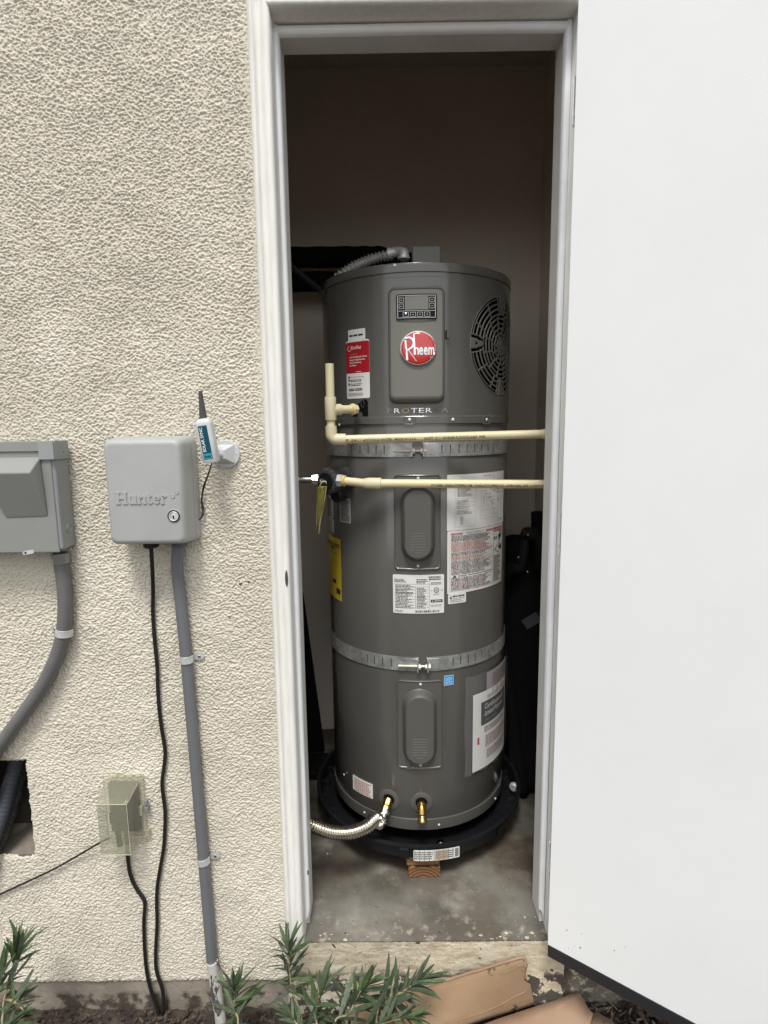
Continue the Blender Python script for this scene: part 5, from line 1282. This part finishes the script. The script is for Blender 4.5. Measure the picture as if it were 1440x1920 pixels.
def cords():
    T = thing('power_cord', 'black cord looping from the controller down to the soil and up to the outlet', 'cord', UY(303, 1905, Y0 - .01))
    px = [(286.7, 1150), (290, 1200), (294.7, 1250), (296, 1290), (298.7, 1330), (303, 1365), (309.5, 1406.6), (308, 1435), (304, 1471), (309.5, 1519), (309, 1560), (306.7, 1591), (300, 1630), (294.7, 1667), (294, 1700), (294.7, 1731), (292.0, 1790), (294, 1822), (304.7, 1855.7), (306.7, 1892), (300.7, 1911), (294.7, 1890), (280.7, 1847.7), (272.7, 1799.6), (269.8, 1731.4), (271.8, 1695), (267, 1682), (256.6, 1667), (248, 1650), (242.6, 1631), (239, 1600)]
    yy = Y0 - .009
    pts = [Vector((g1.x, Y0 - .045, cz0 - .012)), UY(286, 1075, Y0 - .030), UY(287, 1110, Y0 - .014)] + [UY(x, y, yy) for x, y in px] + [UY(238, 1580, Y0 - .035), UY(236, 1560, Y0 - .045)]
    m = MB(); m.tube(smoothpath(pts, 5), .0046, 10); m.build('cable', M_cord, T, smooth=60)
    m = MB(); P = smoothpath([UY(205, 1572, Y0 - .04), UY(187, 1580, Y0 - .030), UY(150, 1602, Y0 - .012), UY(100, 1630, Y0 - .010), UY(45, 1656, Y0 - .010), UY(0, 1677, Y0 - .009), UY(-60, 1705, Y0 - .009)], 6); m.tube(P, .0024, 8); o = m.build('thin_cable', M_cord, smooth=60, loc=P[0]); tag(o, 'thin black cable slanting down left from the outlet cover', 'cable')
cords()
def sensor():
    T = thing('solar_sensor', 'small light grey sensor with a teal Solar Sync label on a round wall mount', 'sensor', UY(425, 852, Y0))
    c = UY(424, 851, Y0 - .004); m = MB(); m.lathe([(.031, -.002), (.031, .0035), (.030, .0048), (.0001, .005)], (c.x, Y0 - .004, c.z), (0, -1, 0), 40); m.build('mount_disc', M_sync, T)
    m = MB(); y1, y2 = Y0 - .009, Y0 - .034
    m.loft([[(c.x + sx * .0205, y1, c.z + sz * .0215) for sx, sz in ((-1, -1), (1, -1), (1, 1), (-1, 1))], [(c.x - .004 + sx * .0085, y2, c.z + sz * .0095) for sx, sz in ((-1, -1), (1, -1), (1, 1), (-1, 1))]]); m.build('pyramid', M_sync, T, smooth=0, bevel=.0015)
    m = MB(); m.cyl((c.x - .004, y2 + .003, c.z), (c.x - .022, Y0 - .050, c.z + .002), .0075, 14); m.lathe([(.0022, 0), (.0001, .0016)], (c.x + .024, Y0 - .0088, c.z + .001), (0, -1, 0), 10); m.build('arm', M_sync, T)
    # tilted body
    yb = Y0 - .070; bt = UY(381, 785, yb); bb = UY(397, 867, yb); ax = (bt - bb); L_ = ax.length; ax.normalize(); sx = Vector((ax.z, 0, -ax.x)); o0 = bb
    fw = Vector((0, -1, 0))
    def fn(u, v, h): q = o0 + sx * u + ax * v + fw * h; return (q.x, q.y, q.z)
    m = MB(); rings = []
    for v, w_, d_ in ((0, .0150, .0125), (.003, .0165, .0140), (L_ * .5, .0170, .0145), (L_ * .86, .0172, .0148), (L_ * .90, .0172, .0148), (L_ * .97, .0140, .0120), (L_, .0085, .0080)):
        s = []
        for j in range(28):
            a = 2 * PI * j / 28; cc, ss = math.cos(a), math.sin(a); e = .45
            s.append(fn(math.copysign(abs(cc) ** e, cc) * w_, v, math.copysign(abs(ss) ** e, ss) * d_))
        rings.append(s)
    m.loft(rings); m.build('sensor_body', M_sync, T, smooth=50)
    m = MB(); tip = UY(375.5, 733, yb); b0 = o0 + ax * (L_ - .002); dd = (tip - b0); m.tube([b0, b0 + dd * .1, b0 + dd * .5, tip], [.0082, .0078, .0058, .0038], 18); m.build('rubber_boot', M_boot, T)
    L = Lab(fn, .0148); L.base(-.0105, .008, .0085, L_ * .84, 0, .0015); L.rect(-.0098, .0086, .0079, .0200, 1)
    def fr(u, v, h): return fn(-v, u, h)       # text that reads upward
    put_text(L.mb, 'SOLAR SYNC', .0235, .0022, .0088, fr, .0157, 2, width=L_ * .84 - .027, offset=.02); put_text(L.mb, 'Hunter', -.0082, .0115, .0075, fn, .0157, 0, width=.0145, offset=.03)
    L.build('teal_label', [M_teal, M_teal2, M_inkw], T)
    for k, dx in enumerate((0, 4)):
        P = smoothpath([UY(397, 868, yb), UY(391 - dx * .3, 890, Y0 - .03), UY(384 - dx * .5, 910, Y0 - .014), UY(379 - dx * .3, 935, Y0 - .012), UY(382 - dx * .7, 958, Y0 - .012), UY(378 - dx * .2, 970, Y0 - .014), UY(371, 976, Y0 - .02)], 8)
        m = MB(); m.tube(P, .0013, 6); m.build('lead_wire', M_cord, T)
sensor()
def outlet():
    yb = Y0 - .004; D = .072
    a = UY(198, 1462, Y0 - .02); c = UY(277, 1575, Y0 - .012)
    T = thing('outlet_cover', 'yellowed clear plastic outlet cover low on the stucco', 'outlet cover', UY(236, 1580, Y0))
    x1 = c.x; x0 = x1 - .098; z1 = UY(236, 1460, Y0 - .016).z; z0 = UY(270, 1570, Y0 - .012).z - .004
    cx, cz, W, Hh = (x0 + x1) / 2, (z0 + z1) / 2, x1 - x0, z1 - z0
    fn = lambda u, v, h: (u, Y0 - h, v)
    m = MB(); rings_loft(m, [(cx - .002, cz + .003, W * .72, Hh * .78, .004, .001), (cx - .002, cz + .003, W * .72, Hh * .78, .004, .0125)], fn); m.build('outlet_box', M_outbox, T)
    m = MB(); zz = cz + .012
    rings_loft(m, [(cx - .014, zz - .006, .036, .068, .006, .010), (cx - .014, zz - .006, .034, .066, .006, .013)], fn)
    rings_loft(m, [(cx - .012, zz - .014, .030, .036, .006, .013), (cx - .012, zz - .016, .026, .030, .006, .042)], fn); m.cyl((cx - .012, Y0 - .036, zz - .03), (cx - .006, Y0 - .040, z0 + .004), .0065, 12); m.build('plug', M_plug, T)
    # base flange
    m = MB(); rings_loft(m, [(cx, cz, W, Hh, .006, .004), (cx, cz, W, Hh, .006, .012), (cx, cz, W - .003, Hh - .003, .005, .014), (cx, cz, W - .012, Hh - .012, .004, .0145)], fn, cap=False)
    for i in range(4): m.lathe([(.0042, 0), (.0042, .013)], (cx - .026 + i * .019, Y0 - .011, z1 + .003), (1, 0, 0), 10)
    m.box(x1 - .001, x1 + .007, Y0 - .016, Y0 - .006, z0 + .010, z0 + .026); m.box(x1 - .010, x1 - .002, Y0 - .026, Y0 - .0146, cz - .010, cz + .014)
    m.build('flange', M_clear, T, smooth=35, bevel=.0008)
    # bubble: thin shell, deepest low down
    m = MB(); rings = []
    for t, (w_, ztop, zbot, h, sh) in enumerate(((W - .010, z1 - .006, z0 + .004, .013, 0), (W - .014, z1 - .010, z0 + .003, .030, 0), (W - .022, z1 - .021, z0 + .002, .060, -.001), (W - .026, z1 - .027, z0 + .003, D - .003, -.002), (W - .031, z1 - .030, z0 + .006, D, -.002))):
        s = span(w_, ztop - zbot, .006); c0 = (ztop + zbot) / 2
        top = [fn(cx + sh + u, c0 + v, h) for u, v in s]; bot = [fn(cx + sh + u, c0 - v, h) for u, v in s]; rings.append(top + bot[::-1]); last = (top, bot)
    m.loft(rings, False, False); tp, bt = last; n = len(tp); m.add(tp + bt, [(i, i + 1, n + i + 1, n + i) for i in range(n - 1)])
    o = m.build('bubble_lid', M_clear2, T, smooth=40)
    w_, zt_, zb_ = W - .030, z1 - .029, z0 + .005
    for A_, B_ in (((cx - w_ / 2, D + .0005, zt_), (cx + w_ / 2, D + .0005, zt_)), ((cx + w_ / 2, D + .0005, zt_), (cx + w_ / 2, D + .0005, zb_)), ((cx + w_ / 2, D + .0005, zt_), (x1 - .012, .016, z1 - .012)), ((cx + w_ / 2, D + .0005, zb_), (x1 - .010, .020, z0 + .006)), ((cx - w_ / 2, D, zb_), (cx + w_ / 2, D, zb_))):
        m = MB(); m.cyl((A_[0], Y0 - A_[1], A_[2]), (B_[0], Y0 - B_[1], B_[2]), .0008, 6); m.build('edge_highlight', M_edge, T)  # pale lines added along the lid's edges, highlights put in as colour
    m = MB(); m.box(x1 + .0015, x1 + .009, Y0 - .020, Y0 - .010, cz + .012, cz + .026); m.box(x1 + .0015, x1 + .010, Y0 - .020, Y0 - .010, cz - .006, cz + .008); m.build('conduit_plug', M_bubblegrey, T, smooth=0, bevel=.0015)
outlet()
def hole_pipes():
    T = thing('refrigerant_line', 'dark insulated pipe bundle inside the wall opening at lower left', 'pipe bundle', UY(10, 1600, Y0 + .05))
    m = MB(); P = smoothpath([UY(40, 1395, Y0 + .06), UY(28, 1440, Y0 + .055), UY(16, 1480, Y0 + .040), UY(2, 1530, Y0 + .015), UY(-20, 1590, Y0 - .02), UY(-40, 1650, Y0 - .04)], 10)
    P = resample(P, .0022); m.tube(P, [.0175 + (.0008 if i % 5 == 0 else 0) for i in range(len(P))], 16); m.build('ribbed_pipe', mat('dark_blue_grey', (.05, .055, .07), .5), T, smooth=60)
    m = MB(); m.tube(smoothpath([UY(48, 1400, Y0 + .09), UY(36, 1460, Y0 + .08), UY(24, 1510, Y0 + .06), UY(8, 1560, Y0 + .03), UY(-18, 1620, Y0)], 8), [.014 + .0015 * math.sin(i * 1.1) for i in range(33)], 12); m.build('black_wrap', M_foam, T, smooth=60)
hole_pipes()

# ================================================================== AT THE FOOT: cardboard, mulch, plants
def sheet(name, label, rows, mt, th=.005, grp=None):
    """rows: list of rows of points (same count), a bent sheet with thickness"""
    m = MB(); k = len(rows[0]); vs = [p for r in rows for p in r]
    m.add(vs, [(j * k + i, j * k + i + 1, (j + 1) * k + i + 1, (j + 1) * k + i) for j in range(len(rows) - 1) for i in range(k - 1)])
    o = m.build(name, mt, smooth=50, loc=rows[0][0]); s = o.modifiers.new('s', 'SOLIDIFY'); s.thickness = th; s.offset = -1
    return tag(o, label, 'cardboard', grp)
def cards():
    g = GZ + .022; Yw = Y0 - .024
    A = [UY(640, 1895, Yw), UY(730, 1869, Yw), UY(822, 1843, Yw), UY(900, 1820, Yw), UY(965, 1800, Yw), UY(984, 1795, Yw)]
    B = [UZ(660, 2060, g), UZ(740, 2000, g), UZ(830, 1952, g), UZ(890, 1922, g), UZ(975, 1895, g), UZ(1003, 1886, g)]
    rows = []; rr = random.Random(3)
    for j in range(9):
        t = j / 8; row = []
        for i in range(len(A)):
            p = A[i].lerp(B[i], t); p = p + Vector((0, -.006 * math.sin(PI * t) + rr.uniform(-.001, .001), 0)); row.append(p)
        rows.append(row)
    fine = []
    for r in rows: fine.append(smoothpath(r, 4))
    for j, r in enumerate(fine):              # nick in the right edge below the curled corner
        if j in (2, 3): r[-1] = r[-1] + Vector((-.010, 0, 0))
        if j <= 1: r[-1] = r[-1] + Vector((0, -.004, -.002))
    fl = sheet('cardboard', 'brown cardboard flap leaning on the painted sill', fine, M_card, .005, 'pieces of cardboard at the threshold')
    WL[fl.name] = Vector(fine[0][0]); m = MB(); pe = [p + Vector((0, .001, .001 + .0006 * math.sin(i * 1.9))) for i, p in enumerate(fine[0])]; m.tube(pe, [.0034 + .0005 * math.sin(i * 2.3) for i in range(len(pe))], 8); m.build('folded_edge', M_card2, fl, smooth=60)
    for (i0_, j0_, i1_, j1_) in ((14, 1.2, 20, 1.0), (2, 5.2, 13, 6.1), (13, 6.1, 18, 4.6)):
        m = MB(); cr = []
        for q in range(9):
            t = q / 8; ii = i0_ + (i1_ - i0_) * t; jj = j0_ + (j1_ - j0_) * t + .15 * math.sin(t * 9); a_, b_ = int(ii), int(jj); u_, v_ = ii - a_, jj - b_; a2 = min(a_ + 1, len(fine[0]) - 1)
            cr.append(fine[b_][a_].lerp(fine[b_][a2], u_).lerp(fine[b_ + 1][a_].lerp(fine[b_ + 1][a2], u_), v_) + Vector((0, -.0006, .0003)))
        m.tube(cr, .0013, 6); m.build('crease', M_card, fl, smooth=60)
    g2_ = GZ + .020
    C_ = [UZ(700, 2150, g2_), UZ(860, 1955, g2_ + .004), UZ(905, 1924, g2_ + .006), UZ(1000, 1889, g2_ + .008), UZ(1040, 1878, g2_ + .012), UZ(1084, 1861, g2_ + .020)]
    Dn = [UZ(760, 2300, g2_), UZ(900, 2120, g2_), UZ(980, 2060, g2_), UZ(1060, 2010, g2_), UZ(1090, 1975, g2_ + .002), UZ(1112, 1905, g2_ + .006)]
    rows = [[C_[i].lerp(Dn[i], j / 6) + Vector((0, 0, .004 * math.sin(i * 1.5 + j))) for i in range(6)] for j in range(7)]
    sheet('cardboard', 'pale cardboard sheet lying flat with a raised pointed corner', [smoothpath(r, 3) for r in rows], M_card2, .005, 'pieces of cardboard at the threshold')
    E_ = [UZ(1107, 1899, GZ + .017), UZ(1125, 1906, GZ + .017), UZ(1150, 1920, GZ + .017), UZ(1190, 1945, GZ + .017)]
    F_ = [UZ(1085, 2020, GZ + .017), UZ(1110, 2030, GZ + .017), UZ(1140, 2045, GZ + .017), UZ(1190, 2060, GZ + .017)]
    sheet('cardboard', 'small tan cardboard corner at the bottom edge beside the mulch', [[E_[i].lerp(F_[i], j / 3) for i in range(4)] for j in range(4)], M_card2, .004, 'pieces of cardboard at the threshold')
cards()
def mulch():
    r = random.Random(21); chips = [MB(), MB(), MB()]
    def chip(m, x, y, z, L, w_, t, a, tilt):
        ca, sa = math.cos(a), math.sin(a); vs = []
        for u, v, h in ((-L, -w_ * .6, 0), (L * .8, -w_, 0), (L, w_ * .5, 0), (-L * .9, w_, 0)):
            for hh in (0, t): vs.append((x + u * ca - v * sa, y + u * sa + v * ca, z + hh + u * tilt))
        m.add(vs, [(0, 2, 4, 6), (1, 7, 5, 3), (0, 1, 3, 2), (2, 3, 5, 4), (4, 5, 7, 6), (6, 7, 1, 0)])
    for i in range(6500):
        x = r.uniform(.30, 1.15); y = r.uniform(.75, 1.305); L = r.choice((.006, .009, .014, .024)) * r.uniform(.6, 1.2)
        chip(chips[r.choice((0, 0, 1, 1, 2))], x, y, GZ + r.uniform(-.004, .016), L, r.uniform(.0012, .0035), r.uniform(.001, .003), r.uniform(0, PI), r.uniform(-.35, .35))
    for i in range(3500):
        x = r.uniform(-1.1, .30); y = r.uniform(.9, 1.295); L = r.uniform(.002, .009)
        chip(chips[r.choice((0, 1))], x, y, GZ + r.uniform(-.002, .014), L, r.uniform(.001, .004), r.uniform(.001, .004), r.uniform(0, PI), r.uniform(-.4, .4))
    for k, (nm, c) in enumerate((('mulch', (.035, .024, .020)), ('mulch', (.085, .060, .046)), ('mulch', (.20, .155, .115)))):
        o = chips[k].build(nm, mat('mulch_chip_%d' % k, c, .85, var=.3, vs=40), smooth=0); tag(o, ('dark', 'brown', 'pale')[k] + ' shredded bark mulch covering the soil below the wall', 'mulch', kind='stuff')
    m = MB(); c = UZ(1040, 1868, GZ + .02); vs = []; N = 10
    m.add([(c.x, c.y, c.z + .004)] + [(c.x + .011 * math.cos(2 * PI * k / N), c.y + .016 * math.sin(2 * PI * k / N), c.z) for k in range(N)], [(0, k + 1, (k + 1) % N + 1) for k in range(N)]); o = m.build('fallen_leaf', M_dryleaf, smooth=60, loc=c); tag(o, 'dry tan leaf lying on the mulch beside the cardboard', 'leaf')
mulch()

def leaf_mesh(name, curl, wd, mt):
    m = MB(); n = 8; vs = []
    for i in range(n + 1):
        t = i / n; w_ = wd * (math.sin(PI * min(1, t * .93 + .05)) ** .75) * (1 - .25 * t) + .0015 * (1 - t); 
        if i == n: w_ = .002
        z = -curl * t * t; d = .25 * w_
        vs += [(t, -w_, z + d), (t, 0, z), (t, w_, z + d)]
    m.add(vs, [(3 * i + k, 3 * i + k + 1, 3 * i + k + 4, 3 * i + k + 3) for i in range(n) for k in (0, 1)])
    me = bpy.data.meshes.new(name); me.from_pydata(m.v, [], m.f); me.materials.append(mt); me.shade_smooth(); return me
LM = [leaf_mesh('leaf', c, w_, M_leaf) for c, w_ in ((.06, .085), (.26, .072), (.50, .078), (.16, .095), (-.12, .08))]
LD = leaf_mesh('leaf', .45, .06, M_dryleaf)
LP = leaf_mesh('leaf', .05, .055, M_leaf2)
def place_leaf(parent, base, d, L, roll, me):
    d = Vector(d).normalized(); up = Vector((0, 0, 1)) if abs(d.z) < .92 else Vector((0, -1, 0)); y = up.cross(d).normalized(); z = d.cross(y)
    R = Matrix((d, y, z)).transposed(); R = R @ Matrix.Rotation(roll, 3, 'X')
    o = bpy.data.objects.new('leaf', me); COL.objects.link(o); o.parent = parent
    o.matrix_local = Matrix.Translation(base - WL[parent.name]) @ R.to_4x4() @ Matrix.Diagonal((L, L, L, 1))
def sprig(T, pts, n, L0, L1, t0=.3, seed=1, droop=.2, spread=1.0, rad=.0022, stem=True, tipup=True):
    r = random.Random(seed); P = smoothpath(pts, 10); N = len(P)
    if stem:
        m = MB(); m.tube(P, [rad * (1.25 - .7 * i / N) for i in range(N)], 7); m.build('stem', M_stem, T, smooth=60)
    for i in range(n):
        t = t0 + (1 - t0) * (i / (n - 1)) ** .85; k = min(N - 2, int(t * (N - 1))); p = P[k].lerp(P[k + 1], t * (N - 1) - k); tg = (P[k + 1] - P[k]).normalized()
        a = i * 2.39996 + r.uniform(-.3, .3); e = tg.cross(Vector((0, 1, .2))).normalized(); f = tg.cross(e)
        rd = e * math.cos(a) + f * math.sin(a); al = math.radians((78 - 62 * ((t - t0) / (1 - t0)) ** 1.3) * spread + r.uniform(-17, 17))
        d = tg * math.cos(al) + rd * math.sin(al) + Vector((0, 0, -droop * (1 - t)))
        s = (t - t0) / (1 - t0); L = (L0 * (1 - s) + L1 * s) * r.uniform(.65, 1.3)
        place_leaf(T, p, d, L, r.uniform(-.5, .5), LM[r.choice((0, 1, 1, 2, 3, 4))] if r.random() > .03 or s > .4 else LD)
def plants():
    # small upright shoot beside the moulding
    T = thing('shrub_shoot', 'upright leafy shoot standing before the foot of the door moulding', 'plant', (-.215, 1.10, GZ))
    sprig(T, [Vector((-.155, 1.02, GZ)), UY(566, 1915, 1.12), UY(548, 1858, 1.17), UY(541, 1800, 1.19), UY(540, 1772, 1.20)], 46, .066, .046, .45, 3, .15)
    T = thing('shrub_shoot', 'low shoot with one tall central leaf beside the white pipe stub', 'plant', (-.40, 1.14, GZ))
    sprig(T, [Vector((-.375, 1.08, GZ - .01)), UY(446, 1925, 1.13), UY(438, 1895, 1.16), UY(439, 1868, 1.18), UY(439, 1850, 1.18)], 44, .088, .045, .15, 5, .25, 1.05)
    b = UY(439, 1858, 1.18); place_leaf(T, b, (UY(438, 1802, 1.17) - b), .070, 1.2, LM[0]); place_leaf(T, b, (UY(456, 1815, 1.17) - b), .058, .6, LM[1]); place_leaf(T, b, (UY(424, 1822, 1.17) - b), .050, -.5, LM[1])
    # main shrub, right of it
    T = thing('shrub', 'leafy green shrub with long narrow leaves in front of the sill', 'plant', (-.02, 1.0, GZ))
    o = Vector((-.04, .96, GZ))
    sprig(T, [o, UY(628, 1940, 1.08), UY(655, 1900, 1.12), UY(672, 1866, 1.14), UY(690, 1845, 1.14)], 40, .100, .055, .25, 7, .2, 1.0)
    sprig(T, [o + Vector((.03, .02, 0)), UY(706, 1920, 1.10), UY(730, 1880, 1.14), UY(765, 1852, 1.16), UY(795, 1836, 1.17)], 44, .100, .055, .25, 9, .25, 1.0)
    sprig(T, [o + Vector((-.05, 0, 0)), UY(600, 1945, 1.08), UY(592, 1905, 1.12), UY(598, 1868, 1.14), UY(603, 1850, 1.15)], 30, .090, .055, .2, 11, .2, 1.0)
    sprig(T, [o + Vector((.0, .0, 0)), UY(640, 1960, 1.05), UY(700, 1925, 1.08), UY(745, 1912, 1.10), UY(770, 1905, 1.11)], 34, .080, .055, .3, 13, .3, 1.0)
    sprig(T, [o + Vector((-.02, .0, 0)), UY(590, 1965, 1.06), UY(560, 1925, 1.09), UY(545, 1905, 1.11)], 26, .070, .05, .3, 17, .3, 1.0)
    q = UY(783, 1838, 1.16); place_leaf(T, q, UY(798, 1788, 1.15) - q, .062, 1.0, LP); place_leaf(T, q, UY(806, 1792, 1.15) - q, .055, .4, LM[3])
    # left plant
    T = thing('shrub', 'leafy green shrub at the bottom left corner against the stucco', 'plant', (-.80, 1.08, GZ))
    o = Vector((-.83, 1.02, GZ))
    sprig(T, [o, UY(5, 1900, 1.10), UY(22, 1840, 1.14), UY(34, 1795, 1.16), UY(38, 1775, 1.17)], 24, .070, .055, .25, 21, .2, 1.0)
    for (x, y, l) in ((54, 1708, .075), (38, 1726, .072), (26, 1742, .070), (64, 1750, .062), (12, 1770, .05)):
        q = UY(33, 1800, 1.15); place_leaf(T, q, UY(x, y, 1.14) - q, l + .012, 1.1 if x != 64 else .5, LM[0])
    sprig(T, [o + Vector((.03, .02, 0)), UY(5, 1925, 1.06), UY(20, 1893, 1.10), UY(35, 1872, 1.12)], 20, .080, .055, .2, 23, .3, 1.1)
    sprig(T, [o + Vector((-.05, .0, 0)), UY(-20, 1925, 1.06), UY(-12, 1870, 1.10), UY(0, 1830, 1.12)], 20, .080, .055, .2, 25, .3, 1.1)
    sprig(T, [o + Vector((.02, .0, 0)), UY(-10, 1960, 1.02), UY(8, 1930, 1.05), UY(30, 1912, 1.08)], 22, .085, .06, .2, 27, .3, 1.1)
plants()
